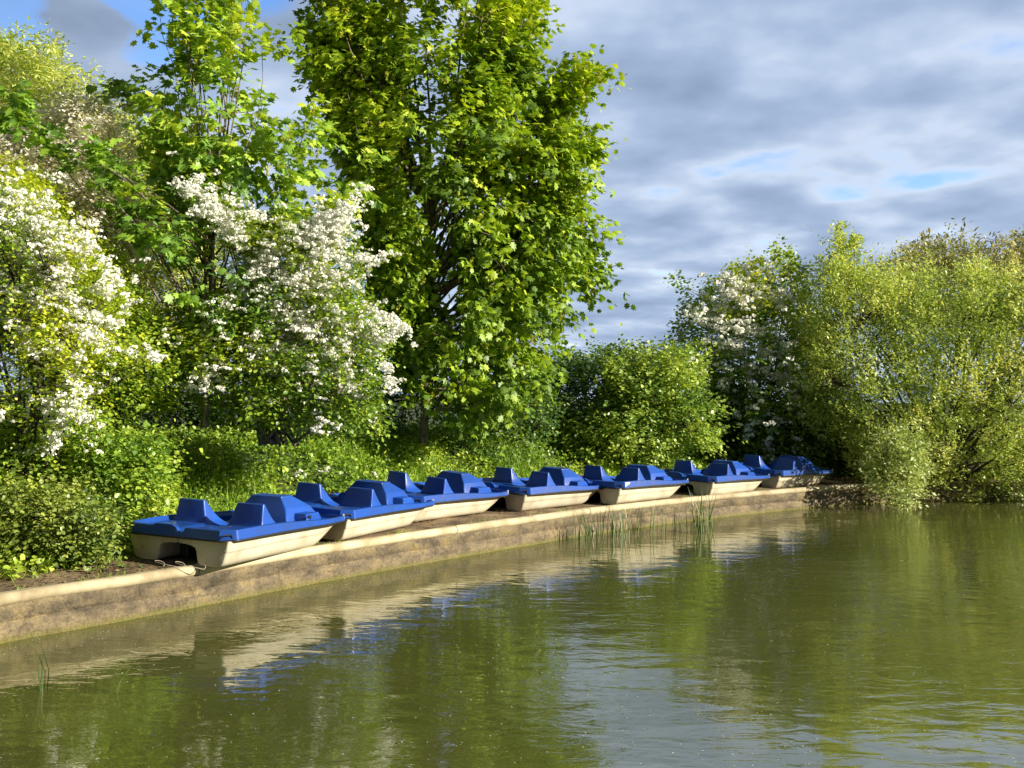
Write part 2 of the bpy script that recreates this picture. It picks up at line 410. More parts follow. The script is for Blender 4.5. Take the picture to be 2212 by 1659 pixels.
# water
m, n, l = new_mat('murky_water')
o = N(n, 'ShaderNodeOutputMaterial'); p = N(n, 'ShaderNodeBsdfPrincipled')
g = N(n, 'ShaderNodeNewGeometry')
zc = N(n, 'ShaderNodeTexNoise', i_Scale=0.35, i_Detail=4.0); l.new(g.outputs['Position'], zc.inputs['Vector'])
rc = ramp(n, [(0.35, (0.070,0.078,0.018)), (0.65, (0.092,0.100,0.026))]); l.new(zc.outputs['Fac'], rc.inputs[0])
l.new(rc.outputs[0], p.inputs['Base Color'])
p.inputs['Roughness'].default_value = 0.02; p.inputs['IOR'].default_value = 3.3
w1 = N(n, 'ShaderNodeTexNoise', i_Scale=1.5, i_Detail=2.0, i_Roughness=0.4, i_Distortion=0.6)
mpa = N(n, 'ShaderNodeMapping'); mpa.inputs['Rotation'].default_value = (0, 0, R(-15)); mpa.inputs['Scale'].default_value = (0.8, 1.7, 1); l.new(g.outputs['Position'], mpa.inputs[0]); l.new(mpa.outputs[0], w1.inputs['Vector'])
w2 = N(n, 'ShaderNodeTexNoise', i_Scale=6.5, i_Detail=3.0, i_Roughness=0.5, i_Distortion=0.8)
mpb = N(n, 'ShaderNodeMapping'); mpb.inputs['Rotation'].default_value = (0, 0, R(12)); mpb.inputs['Scale'].default_value = (0.7, 1.6, 1); l.new(g.outputs['Position'], mpb.inputs[0]); l.new(mpb.outputs[0], w2.inputs['Vector'])
wmod = N(n, 'ShaderNodeTexNoise', i_Scale=0.28, i_Detail=2.0); l.new(g.outputs['Position'], wmod.inputs['Vector'])
wr = N(n, 'ShaderNodeMapRange'); wr.inputs['From Min'].default_value = 0.35; wr.inputs['From Max'].default_value = 0.65; wr.inputs['To Min'].default_value = 0.25; wr.inputs['To Max'].default_value = 1.0
l.new(wmod.outputs['Fac'], wr.inputs['Value'])
a1 = N(n, 'ShaderNodeMath', operation='MULTIPLY'); a1.inputs[1].default_value = 0.0105; l.new(w1.outputs['Fac'], a1.inputs[0])
a2 = N(n, 'ShaderNodeMath', operation='MULTIPLY'); l.new(w2.outputs['Fac'], a2.inputs[0]); l.new(wr.outputs[0], a2.inputs[1])
a3 = N(n, 'ShaderNodeMath', operation='MULTIPLY_ADD'); a3.inputs[1].default_value = 0.0042; l.new(a2.outputs[0], a3.inputs[0]); l.new(a1.outputs[0], a3.inputs[2])
b = N(n, 'ShaderNodeBump'); b.inputs['Distance'].default_value = 1.0; b.inputs['Strength'].default_value = 1.0
l.new(a3.outputs[0], b.inputs['Height']); l.new(b.outputs[0], p.inputs['Normal']); l.new(p.outputs[0], o.inputs[0])
M['water'] = m

# ------------------------------------------------------------------ bank line
WP = [(-60,-220),(-26,-60),(-14,-20),(-9.2,-4),(-7.0,3.2),(-5.7,6.6),(-4.80,8.28),(-4.16,9.0),(-3.48,9.8),(-2.62,10.88),(-1.52,12.15),(0.0,13.8),(1.64,15.5),(3.6,17.2),
      (6.3,19.2),(8.2,20.3),(10.2,21.0),(12.6,21.6),(17,22.4),(26,24.5),(50,32),(110,60),(320,120)]
def catmull(P, n):
    outp = []
    for i in range(len(P) - 1):
        p0 = np.array(P[max(i-1, 0)], float); p1 = np.array(P[i], float); p2 = np.array(P[i+1], float); p3 = np.array(P[min(i+2, len(P)-1)], float)
        # limit far tangents so unequal spacing does not loop
        d = np.linalg.norm(p2 - p1)
        m1 = (p2 - p0); m1 = m1 / (np.linalg.norm(m1) + 1e-9) * d
        m2 = (p3 - p1); m2 = m2 / (np.linalg.norm(m2) + 1e-9) * d
        k = n if 4 < i < 17 else max(2, n // 2)
        for j in range(k):
            t = j / k
            outp.append((2*t**3-3*t*t+1)*p1 + (t**3-2*t*t+t)*m1 + (-2*t**3+3*t*t)*p2 + (t**3-t*t)*m2)
    outp.append(np.array(P[-1], float))
    return np.array(outp)
WL = catmull(WP, 12)
tan = np.gradient(WL, axis=0); tan /= np.linalg.norm(tan, axis=1)[:, None]
NIN = np.stack([-tan[:, 1], tan[:, 0]], 1)        # inland normal (left of travel)
WS = np.concatenate([[0], np.cumsum(np.linalg.norm(np.diff(WL, axis=0), axis=1))])
S0 = WS[np.argmin(np.linalg.norm(WL - np.array((-4.80, 8.28)), axis=1))]     # s at left frame edge

def flat_width(s):        # how far inland the level path reaches
    x = s - S0
    return np.interp(x, [-6, 0, 1.2, 3.0, 5.0, 20, 24], [0.6, 0.75, 0.9, 1.9, 2.1, 2.0, 0.8])
def ground_z(s, t):
    f = flat_width(s)
    u = np.clip((t - f) / 2.3, 0, 1)
    return 0.95 * (u * u * (3 - 2 * u)) + 0.10 * np.clip((t - f - 2.3) / 8, 0, 1)
def bank(s, t):
    x = np.interp(s, WS, WL[:, 0]); y = np.interp(s, WS, WL[:, 1])
    nx = np.interp(s, WS, NIN[:, 0]); ny = np.interp(s, WS, NIN[:, 1])
    return x + nx * t, y + ny * t, ground_z(s, t)

# land sheet
TS = [0.0, 0.15, 0.4, 0.7, 1.0, 1.3, 1.6, 1.9, 2.2, 2.5, 2.8, 3.2, 3.6, 4.1, 4.8, 6, 8, 12, 20, 40, 90, 250, 700, 1600]
V = []
for i in range(len(WL)):
    for t in TS:
        nx, ny = NIN[i]
        if t > 12:      # fan far rows towards one direction so they never cross
            base = WL[i] + NIN[i] * 12
            d = np.array([NIN[i][0] * 0.5 - 0.35, NIN[i][1] * 0.5 + 0.60])
            if WL[i][1] < 0: d = NIN[i]
            d = d / np.linalg.norm(d); pxy = base + d * (t - 12)
        else:
            pxy = WL[i] + NIN[i] * t
        z = float(ground_z(WS[i], t))
        j = 0.0
        if 0.1 < t < 12: j = 0.03 * mnoise.noise(Vector((pxy[0] * 1.6, pxy[1] * 1.6, 0.0)))
        V.append((pxy[0], pxy[1], z + j - (0.012 if t < 0.1 else 0)))
F = []
nt = len(TS)
for i in range(len(WL) - 1):
    for j in range(nt - 1):
        F.append((i*nt+j, (i+1)*nt+j, (i+1)*nt+j+1, i*nt+j+1))
me = mesh_np('ground', V, F, smooth=True)
ground = link('ground', me, M['soil']); tag(ground, kind='structure')

# water sheet
me = mesh_np('water', [(-300,-400,WATER),(1500,-400,WATER),(1500,600,WATER),(-300,600,WATER)], [(0,1,2,3)])
water = link('water', me, M['water']); tag(water, kind='structure')

# retaining wall with coping
wall = empty('retaining_wall', (WL[60][0], WL[60][1], WATER))
tag(wall, 'low stained concrete lakeside wall with rounded cream coping along the water', 'wall')
prof = [(0.10,-0.015),(0.004,-0.03),(0.0,-0.10),(0.0,-0.235),(0.012,-0.243),(0.012,-0.252),(-0.022,-0.262),(-0.028,-0.30),(-0.03,-0.36),(-0.035,-1.3)]
V, F = [], []
fine = []
for i in range(len(WL) - 1):
    k = 5 if -15 < WL[i][0] < 14 and WL[i][1] > 2 else 1
    for j in range(k):
        s = WS[i] + (WS[i+1] - WS[i]) * j / k
        fine.append(s)
fine.append(WS[-1])
for s in fine:
    x = np.interp(s, WS, WL[:, 0]); y = np.interp(s, WS, WL[:, 1]); nx = np.interp(s, WS, NIN[:, 0]); ny = np.interp(s, WS, NIN[:, 1])
    for (t, z) in prof:
        j = 0.010 * mnoise.noise(Vector((x * 3, y * 3, z * 6))) if z < -0.05 else 0
        zj = 0.018 * mnoise.noise(Vector((s * 0.9, 3.3, 0))) + 0.012 * mnoise.noise(Vector((s * 4, 7.3, 0))) if -0.35 < z < -0.2 else 0
        V.append((x + nx * (t + j), y + ny * (t + j), z + zj))
npf = len(prof)
for i in range(len(fine) - 1):
    for j in range(npf - 1):
        F.append((i*npf+j, i*npf+j+1, (i+1)*npf+j+1, (i+1)*npf+j))
child_mesh('wall_face', V, F, M['wall'], wall, smooth=False)
# coping sections
rng0 = random.Random(4)
sj = [S0 - 9, S0 - 4.4, S0 + 2.02, S0 + 6.15, S0 + 9.3, S0 + 12.6, S0 + 15.9, S0 + 19.4]
for a, bnd in zip(sj[:-1], sj[1:]):
    mb = MB(); rings = []
    kk = max(8, int((bnd - a) / 0.12))
    for q in range(kk + 1):
        s = a + 0.006 + (bnd - a - 0.012) * q / kk
        x = np.interp(s, WS, WL[:, 0]); y = np.interp(s, WS, WL[:, 1]); nx = np.interp(s, WS, NIN[:, 0]); ny = np.interp(s, WS, NIN[:, 1])
        w = 0.008 * mnoise.noise(Vector((s * 1.3, 1, 2))); flare = 0.006 if q < 2 and a > S0 else 0
        ring = []
        for an in range(0, 360, 24):
            ca, sa = math.cos(R(an)), math.sin(R(an))
            t = 0.032 + 0.062 * ca + w; z = -0.030 + (0.062 + flare) * sa + w * 0.5
            ring.append((x + nx * t, y + ny * t, z))
        rings.append(ring)
    mb.loft(rings)
    o = mb.build('coping', M['pipe'], None, smooth=True, auto=50)
    o.parent = wall; o.matrix_parent_inverse = Matrix.Translation(-wall.location)
# pale edging strip behind the coping
mb = MB(); rings = []
for q in range(240):
    s = S0 - 8 + 27.0 * q / 239
    w = 0.02 * mnoise.noise(Vector((s * 0.8, 5, 2)))
    pts = []
    for (t, z) in [(0.125+w, -0.02), (0.125+w, 0.008), (0.165+w*1.5, 0.011), (0.165+w*1.5, -0.02)]:
        x, y, z0 = bank(s, t); pts.append((x, y, z + 0.006 * mnoise.noise(Vector((s * 3, 0, 9)))))
    rings.append(pts)
mb.loft(rings)
o = mb.build('edging_strip', M['pipe'], None); o.parent = wall; o.matrix_parent_inverse = Matrix.Translation(-wall.location)

# ------------------------------------------------------------------ pedal boat
BW, BL = 1.60, 2.06
def sstep(x, a, b):
    t = min(1, max(0, (x - a) / (b - a))); return t * t * (3 - 2 * t)
def rail_z(u):
    return 0.300 - 0.012 * sstep(u, 0.8, 2.0) + 0.006 * math.sin(math.pi * min(1, u / 1.6))
def rim_h(u):
    return 0.118 - 0.055 * sstep(u, 0.4, 1.9)
def outline(n_side=46):
    """closed outline, clockwise from stern right; returns (u, v)"""
    pts = []
    ch = 0.15
    # stern from left chamfer to right chamfer
    pts += [(0.0, BW - ch * 0.9 - (BW - 1.8 * ch) * i / 24) for i in range(25)]
    pts += [(ch * i / 4 * 0.75, ch * 0.9 * (1 - i / 4)) for i in range(1, 5)]
    for i in range(1, n_side):
        t = i / n_side; u = 0.1125 + (BL - 0.16) * t
        pts.append((u, 0.0 - 0.03 * math.sin(math.pi * t) - 0.035 * t + 0.02 * sstep(t, 0.85, 1)))
    for i in range(0, 26):
        a = i / 25
        pts.append((BL + 0.02 + 0.09 * math.sin(math.pi * a) ** 0.8, 0.07 + (BW - 0.14) * a))
    for i in range(n_side - 1, 0, -1):
        t = i / n_side; u = 0.1125 + (BL - 0.16) * t
        pts.append((u, BW + 0.03 * math.sin(math.pi * t) + 0.035 * t - 0.02 * sstep(t, 0.85, 1)))
    pts += [(ch * i / 4 * 0.75, BW - ch * 0.9 * (1 - i / 4)) for i in range(4, 0, -1)]
    return pts
OUT = outline()
def vlim(u):
    """half-plan limits (v_right, v_left) of the deck at u"""
    ch = 0.15
    if u < ch * 0.75:
        r = ch * 0.9 * (1 - u / (ch * 0.75)); return r, BW - r
    t = min(1, (u - 0.1125) / (BL - 0.16))
    r = -0.03 * math.sin(math.pi * t) - 0.035 * t + 0.02 * sstep(t, 0.85, 1)
    if u > BL - 0.02: r = max(r, 0.03 + 0.04 * sstep(u, BL - 0.02, BL + 0.02))
    return r, BW - r
def box_s(u, v, u0, u1, v0, v1, s=0.03):
    return sstep(u, u0, u0 + s) * (1 - sstep(u, u1 - s, u1)) * sstep(v, v0, v0 + s) * (1 - sstep(v, v1 - s, v1))
def deck_h(u, v):
    z = rail_z(u) + rim_h(u)
    r, lft = vlim(u)
    e = min(v - r, lft - v, u, BL + 0.05 - u)
    z += 0.022 * box_s(u, v, -0.2, 0.10, 0.80, 1.16, 0.06) if u < 0.2 else 0
    zz = z - 0.055 * sstep(e, 0.035, 0.075)                                   # deck pan inside the rim
    # rear pan slopes down towards the middle channel
    zz -= 0.03 * box_s(u, v, 0.07, 0.62, 0.60, 1.00, 0.12)
    zz -= 0.055 * box_s(u, v, -0.1, 0.12, 0.64, 0.80, 0.05)                   # stern channel / notch
    wells = max(box_s(u, v, 0.88, 1.52, 0.12, 0.70, 0.04), box_s(u, v, 0.88, 1.52, 0.90, 1.48, 0.04))
    zz = min(zz, z - 0.17 * wells)
    mid = box_s(u, v, 0.56, 1.40, 0.60, 1.00, 0.06)
    zz = min(zz, z - 0.145 * mid)
    fw = max(box_s(u, v, 1.30, 2.0, 0.05, 0.52, 0.035), box_s(u, v, 1.30, 2.0, 1.08, 1.55, 0.035))
    zz = min(zz, max(z - 0.20 * fw, rail_z(u) + 0.012 if u > 1.62 else -1))
    return zz
def grid_deck():
    nu, nv = 120, 100
    V = []
    us = [-1] + [i / nu for i in range(nu + 1)] + [2]
    vs = [-1] + [j / nv for j in range(nv + 1)] + [2]
    for a in us:
        for b_ in vs:
            ac, bc = min(1, max(0, a)), min(1, max(0, b_))
            bulge = 0.09 * math.sin(math.pi * bc) ** 0.8 * sstep(ac, 0.6, 1)
            u = ac * (BL + 0.02) + bulge
            r, lft = vlim(ac * (BL + 0.02))
            v = r + (lft - r) * bc
            if a < 0 or a > 1 or b_ < 0 or b_ > 1:
                ou = -0.016 if a < 0 else (0.016 if a > 1 else 0)
                ov = -0.016 if b_ < 0 else (0.016 if b_ > 1 else 0)
                V.append((u + ou, v + ov, rail_z(u) + 0.004))
            else:
                e = min(ac * nu, (1 - ac) * nu, bc * nv, (1 - bc) * nv)
                V.append((u, v, deck_h(min(u, ac * (BL + 0.02)), v) - (0.006 if e < 0.5 else 0)))
    n2 = nv + 3
    F = []
    for i in range(nu + 2):
        for j in range(n2 - 1):
            F.append((i*n2+j, (i+1)*n2+j, (i+1)*n2+j+1, i*n2+j+1))
    return V, F
def rrect(u0, u1, v0, v1, z, rad, n=5, zf=None):
    rad = min(rad, (u1 - u0) / 2.01, (v1 - v0) / 2.01)
    pts = []
    for (cu, cv, a0) in ((u1 - rad, v1 - rad, 0), (u0 + rad, v1 - rad, 90), (u0 + rad, v0 + rad, 180), (u1 - rad, v0 + rad, 270)):
        for k in range(n + 1):
            a = R(a0 + 90 * k / n)
            pu, pv = cu + rad * math.cos(a), cv + rad * math.sin(a)
            pts.append((pu, pv, zf(pu, pv) if zf else z))
    return pts
def loftbox(stations, rad=0.03, top_r=0.02):
    """stations: list of (z, u0, u1, v0, v1)"""
    rings = []
    for (z, u0, u1, v0, v1) in stations:
        rings.append(rrect(u0, u1, v0, v1, z, rad))
    z, u0, u1, v0, v1 = stations[-1]
    for k in (1, 2, 3):
        d = top_r * (1 - math.cos(R(30 * k))); h = top_r * math.sin(R(30 * k))
        rings.append(rrect(u0 + d, u1 - d, v0 + d, v1 - d, z + h, max(0.006, rad - d)))
    mb = MB(); mb.loft(rings)
    return mb

def float_section(u, side):
    """half hull profile at u; side 0 right float, 1 left float. returns (v, z) ring"""
    k = max(0, (u - 1.58) / 0.46)                # bow rise
    kb = max(0, 1 - u / 0.09); kb = kb * kb      # rounded stern
    zb = 0.262 * min(1, k) ** 1.6
    zt = rail_z(u) - 0.004
    top_out = 0.025 + 0.02 * kb + 0.03 * k
    o_ = [(top_out + 0.00, zt), (top_out + 0.012, zt - 0.035)]
    fl = zt if u < 0.56 else min(zt, max(0.14, zb + 0.02))
    def zl(z): return zb + (zt - zb) * z
    prof_ = [(0.020 + top_out, zl(0.72)), (0.026 + top_out, zl(0.60)), (0.031 + top_out, zl(0.58)), (0.036 + top_out, zl(0.565)), (0.040 + top_out, zl(0.53)),
             (0.056 + top_out, zl(0.36)), (0.075 + top_out, zl(0.20)), (0.105 + top_out, zl(0.08)), (0.15 + top_out, zl(0.015)), (0.20 + top_out, zl(0.0)),
             (0.42, zl(0.0)), (0.465, zl(0.02)), (0.495, zl(0.09)), (0.51, zl(0.25)), (0.52, zl(0.5)), (0.54, zl(0.66)), (0.60, zl(0.73)), (0.70, zl(0.78)), (0.80, zl(0.79)), (0.80, zt if u < 0.56 else zl(0.79) + 0.012), (0.58, zt if u < 0.56 else zl(0.79) + 0.012), (0.50, fl), (top_out + 0.10, fl), (top_out + 0.03, max(fl, zt - 0.02)), (top_out + 0.02, zt)]
    ring = o_ + prof_
    if side: ring = [(BW - v, z) for v, z in ring]
    return [(u, v, z) for v, z in ring]
def hull_mesh():
    mb = MB()
    us = [0.03, 0.035, 0.05, 0.08, 0.13, 0.2] + [0.2 + 1.15 * i / 10 for i in range(1, 11)] + [1.35 + 0.69 * i / 12 for i in range(1, 13)]
    for side in (0, 1):
        rings = []
        for q, u in enumerate(us):
            ring = float_section(u, side)
            if q < 3:     # close in the rounded stern corners
                sh = (0.035, 0.018, 0.006)[q]
                c = 0.30 if side == 0 else BW - 0.30
                ring = [(uu, v + (c - v) * sh * 2.0 * (1 if z < 0.28 else 0.6), z + (0.14 - z) * sh * 1.2 * (1 if z < 0.28 else 0)) for uu, v, z in ring]
            # rake: lower parts of the bow sit further aft
            if u > 1.35:
                ring = [(uu - 0.03 * (1 - min(1, z / 0.3)) * sstep(uu, 1.35, 1.93), v, z) for uu, v, z in ring]
            rings.append(ring)
        mb.loft(rings)
    return mb

def make_boat():
    root = empty('pedal_boat', (0, 0, 0))
    V, F = grid_deck()
    me = mesh_np('deck', V, F, smooth=True); me.set_sharp_from_angle(angle=R(42)); o = link('deck', me, M['blue'], root)
    hull_mesh().build('hull', M['cream'], root, smooth=True, auto=38)
    mb = MB(); mb.tube([(u + (0.012 if u > 1 else -0.012) * (1 if (u < 0.01 or u > BL - 0.02) else 0), v + (-0.014 if v < BW / 2 else 0.014), rail_z(u) - 0.002) for u, v in OUT], 0.0125, 6, closed=True)
    mb.build('rub_rail', M['rubber'], root, smooth=True)
    zd = 0.375
    for side in (0, 1):
        st = [(0.32, 0.59, 0.96, 0.095, 0.70), (0.36, 0.622, 0.915, 0.105, 0.645), (0.40, 0.635, 0.875, 0.112, 0.615), (0.45, 0.645, 0.83, 0.118, 0.595), (0.53, 0.660, 0.775, 0.125, 0.568), (0.618, 0.680, 0.727, 0.134, 0.538)]
        if side: st = [(z, a, b_, BW - d, BW - c) for z, a, b_, c, d in st]
        loftbox(st, 0.018, 0.012).build('backrest', M['blue'], root, smooth=True, auto=35)
        # moulded seat in front of the backrest
        st = [(0.18, 0.80, 1.10, 0.17, 0.62), (0.27, 0.82, 1.08, 0.18, 0.61)]
        if side: st = [(z, a, b_, BW - d, BW - c) for z, a, b_, c, d in st]
        loftbox(st, 0.05, 0.025).build('seat', M['blue'], root, smooth=True, auto=50)
    # pedal housing : broad shoulders, narrow crown, long slope to the bow
    st = [(0.25, 1.35, 2.06, 0.34, 1.26), (0.375, 1.385, 2.03, 0.39, 1.21), (0.385, 1.388, 1.97, 0.394, 1.206), (0.475, 1.425, 1.905, 0.435, 1.165), (0.608, 1.475, 1.70, 0.55, 1.05)]
    c = loftbox(st, 0.022, 0.014).build('pedal_housing', M['blue'], root, smooth=True, auto=14)
    for side in (0, 1):
        st = [(0.20, 1.50, 1.82, 0.17, 0.56), (0.37, 1.53, 1.805, 0.19, 0.56), (0.40, 1.555, 1.79, 0.22, 0.56)]
        if side: st = [(z, a, b_, BW - d, BW - c_) for z, a, b_, c_, d in st]
        loftbox(st, 0.02, 0.012).build('pedal_cover', M['blue'], root, smooth=True, auto=35)
    # paddle wheel and rudder in the tunnel
    mb = MB()
    for k in range(6):
        a = R(60 * k + 12); c_, s_ = math.cos(a), math.sin(a)
        pts = []
        for (r_, w) in ((0.02, -0.005), (0.125, -0.005), (0.125, 0.005), (0.02, 0.005)):
            pts.append((1.05 + c_ * r_ - s_ * w, 0.16 + s_ * r_ + c_ * w))
        mb.add([(p[0], v, p[1]) for v in (0.58, 1.02) for p in pts], [(0,1,2,3),(7,6,5,4),(0,4,5,1),(1,5,6,2),(2,6,7,3),(3,7,4,0)])
    mb.tube([(1.05, 0.53, 0.16), (1.05, 1.07, 0.16)], 0.02, 8)
    mb.build('paddle_wheel', M['black'], root)
    mb = MB(); mb.box((0.28, 0.84, 0.03), (0.62, 1.02, 0.225)); mb.build('gear_box', M['black'], root)
    mb = MB(); mb.box((0.14, 0.755, 0.05), (0.27, 0.768, 0.235)); mb.tube([(0.20, 0.762, 0.20), (0.20, 0.762, 0.30)], 0.012, 8); mb.build('rudder', M['black'], root)
    # cleats at stern corners and bow corners
    for (u, v) in ((0.045, 0.075), (0.045, BW - 0.075)):
        mb = MB(); sgn = -1 if v < 1 else 1
        d = Vector((-0.62, sgn * 0.78, 0)); t_ = Vector((0.78, sgn * 0.62, 0)); c0 = Vector((u, v, 0.345)) + d * 0.014
        mb.tube([c0 - t_ * 0.06 + Vector((0, 0, -0.02)), c0 - t_ * 0.045 + Vector((0, 0, 0.022)) + d * 0.01, c0 + t_ * 0.045 + Vector((0, 0, 0.022)) + d * 0.01, c0 + t_ * 0.06 + Vector((0, 0, -0.02))], 0.008, 6)
        mb.build('corner_handle', M['rubber'], root)
    for (u, v) in ((BL + 0.03, 0.05), (BL + 0.03, BW - 0.05)):
        mb = MB(); mb.box((u - 0.035, v - 0.02, 0.30), (u + 0.012, v + 0.02, 0.325)); mb.box((u - 0.01, v - 0.006, 0.29), (u + 0.022, v + 0.006, 0.362))
        mb.build('bow_bracket', M['metal'], root)
    return root

def copy_tree(o, parent=None):
    c = o.copy(); COL.objects.link(c); c.parent = parent
    for ch in list(o.children): copy_tree(ch, c)
    return c

BOATS = [  # x, y, heading, z, roll
    (-3.049, 9.545, 26.0, 0.028, -0.007), (-2.113, 11.46, 27.5, 0.012, 0.02), (-1.40, 13.25, 41.0, 0.001, 0.035),
    (0.240, 14.72, 46.0, -0.003, 0.012), (1.966, 15.739, 46.8, 0.018, -0.025), (4.035, 17.517, 47.8, -0.022, 0.007), (5.848, 19.15, 52.1, -0.02, 0.028)]
BL_LAB = ['blue and cream pedal boat nearest the camera, left end of the row, stern showing',
          'blue and cream pedal boat second from the left, just beyond the nearest boat',
          'blue and cream pedal boat third from the left, bow touching the middle boat',
          'blue and cream pedal boat fourth of seven, in the middle of the row',
          'blue and cream pedal boat with a white sticker at its stern corner',
          'blue and cream pedal boat sixth from the left, behind the thick green reed clump',
          'blue and cream pedal boat farthest away, dappled by willow shade']
proto = make_boat()
for i, (x, y, a, z, ro) in enumerate(BOATS):
    b_ = proto if i == 0 else copy_tree(proto)
    b_.location = (x, y, z + 0.002)
    # local u -> forward (sin a, cos a), local v -> left (-cos a, sin a)
    b_.rotation_mode = 'XYZ'
    b_.rotation_euler = (ro, 0, R(90 - a))
    tag(b_, BL_LAB[i], 'pedal boat', 'pedal boats beached along the lake wall')
    if i == 6:
        mb = MB(); mb.tube([(1.50, 0.10, 0.365), (1.50, 0.13, 0.40), (1.53, 0.15, 0.40)], 0.010, 6); mb.tube([(1.48, 0.13, 0.385), (1.54, 0.13, 0.395)], 0.014, 6)
        mb.build('mooring_cleat', M['black'], proto)
    if i == 4:
        mb = MB(); mb.box((0.125, -0.014, 0.312), (0.255, -0.0115, 0.405)); st_ = mb.build('sticker', M['white'], b_)
        st_.rotation_euler = (0, 0, 0)
        mb = MB(); mb.box((0.175, -0.0165, 0.352), (0.225, -0.0145, 0.368)); mb.build('print', M['grey'], st_)

# loose wire lying under the stern of the nearest boat
mb = MB()
o_ = at(520, 1222, 9.6); pts = []
for k in range(60):
    t = k / 59
    pts.append((-3.95 + 0.55 * t + 0.10 * math.cos(t * 14), 9.75 - 0.12 * t + 0.08 * math.sin(t * 14), 0.012 + 0.07 * abs(math.sin(t * 7))))
mb.tube(pts, 0.004, 5)
tag(mb.build('wire', M['rope'], None, smooth=True), 'thin pale looped wire lying on soil under the nearest boat stern', 'wire')

# ------------------------------------------------------------------ foliage machinery
def pip(P, poly):
    x, y = P[:, 0], P[:, 1]; inside = np.zeros(len(P), bool); n_ = len(poly)
    for i in range(n_):
        x1, y1 = poly[i]; x2, y2 = poly[(i + 1) % n_]
        c = ((y1 > y) != (y2 > y)) & (x < (x2 - x1) * (y - y1) / ((y2 - y1) + 1e-12) + x1)
        inside ^= c
    return inside
def edist(P, poly):
    d = np.full(len(P), 1e9); n_ = len(poly)
    for i in range(n_):
        a = np.array(poly[i], float); b2 = np.array(poly[(i + 1) % n_], float); ab = b2 - a
        t = np.clip(((P - a) @ ab) / (ab @ ab + 1e-9), 0, 1)
        d = np.minimum(d, np.linalg.norm(P - a - t[:, None] * ab, axis=1))
    return d
def sample_poly(rng, poly, n_):
    poly = np.array(poly, float); lo, hi = poly.min(0), poly.max(0); res = np.zeros((0, 2))
    while len(res) < n_:
        P = rng.uniform(lo, hi, (n_ * 2, 2)); res = np.concatenate([res, P[pip(P, poly)]])
    return res[:n_]
def at_np(px, py, Y):
    xx = px - 1106.0; yy = py - 829.5
    qy = (yy - ROLL * xx) / (1 + ROLL * ROLL); qx = xx + ROLL * qy
    return np.stack([qx * Y / FPX, Y + 0 * qx, CAMH - (qy - (YH - 829.5)) * Y / FPX], -1)
def norm(a): return a / (np.linalg.norm(a, axis=-1, keepdims=True) + 1e-9)

def star(pts, cy=0.35):
    v = [(0, cy, 0.0)] + pts; k = len(pts)
    return np.array(v, float), np.array([(0, 1 + i, 1 + (i + 1) % k) for i in range(k)])
_h = [(0.0, 0.0), (0.26, -0.06), (0.24, 0.16), (0.52, 0.26), (0.33, 0.40), (0.36, 0.74), (0.14, 0.64), (0.0, 1.0)]
MAPLE = star([(x, y, -0.22 * abs(x) - 0.06 * y * y) for x, y in _h] + [(-x, y, -0.22 * abs(x) - 0.06 * y * y) for x, y in reversed(_h[1:-1])])
SMALL = (np.array([(0, 0, 0), (0.42, 0.40, 0.10), (0.30, 0.80, 0.04), (0, 1, -0.05), (-0.30, 0.80, 0.04), (-0.42, 0.40, 0.10)], float), np.array([(0, 1, 2), (0, 2, 3), (0, 3, 4), (0, 4, 5)]))
THIN = (np.array([(0, 0, 0), (0.17, 0.45, 0.03), (0, 1, -0.08), (-0.17, 0.45, 0.03)], float), np.array([(0, 1, 2), (0, 2, 3)]))
WIL = (np.array([(0, 0, 0), (0.26, 0.45, 0.05), (0, 1, -0.05), (-0.26, 0.45, 0.05)], float), np.array([(0, 1, 2), (0, 2, 3)]))

def place(tpl, P, A, Nn, S):
    """tpl (verts, tris); P positions, A long axis, Nn normal, S size -> V, F"""
    tv, tf = tpl
    A = norm(A); Nn = norm(Nn - A * (A * Nn).sum(-1, keepdims=True)); B = np.cross(A, Nn)
    V = P[:, None, :] + S[:, None, None] * (tv[None, :, 0, None] * B[:, None] + tv[None, :, 1, None] * A[:, None] + tv[None, :, 2, None] * Nn[:, None])
    n_, k = len(P), len(tv)
    F = (np.arange(n_) * k)[:, None, None] + tf[None]
    return V.reshape(-1, 3), F.reshape(-1, tf.shape[1])

def sprays(rng, C, D, L, nl, tpl, size, tint, lateral=0.25, droop=0.4, up=1.0, jitter=0.06, svar=0.3, tvar=0.2):
    """C spray bases (n,3), D directions, L lengths (n,), nl leaves each"""
    n_ = len(C)
    t = (np.arange(nl) + rng.uniform(0, 1, (n_, nl))) / nl
    D = norm(D)
    side = norm(np.cross(D, np.array([0, 0, 1.0]) + rng.normal(0, 0.25, (n_, 3))))
    sg = np.where(np.arange(nl) % 2 == 0, 1.0, -1.0)[None, :]
    P = C[:, None] + D[:, None] * (L[:, None] * t)[..., None]
    P[..., 2] -= droop * L[:, None] * t ** 2 * 0.5
    P = P + rng.normal(0, jitter, P.shape)
    A = D[:, None] * 0.6 + side[:, None] * (sg * rng.uniform(0.3, 1.2, (n_, nl)))[..., None] + rng.normal(0, 0.35, P.shape)
    A[..., 2] -= droop
    Nn = np.array([0, 0, up]) + rng.normal(0, 0.45, P.shape) + D[:, None] * 0.35
    S = size * (1 + rng.uniform(-svar, svar, (n_, nl)))
    P = P + norm(side)[:, None] * (sg * lateral * size * rng.uniform(0, 1, (n_, nl)))[..., None]
    T = np.clip(tint[:, None] + rng.normal(0, tvar, (n_, nl)), 0, 1)
    V, F = place(tpl, P.reshape(-1, 3), A.reshape(-1, 3), Nn.reshape(-1, 3), S.ravel())
    return V, F, np.repeat(T.ravel(), len(tpl[1]))

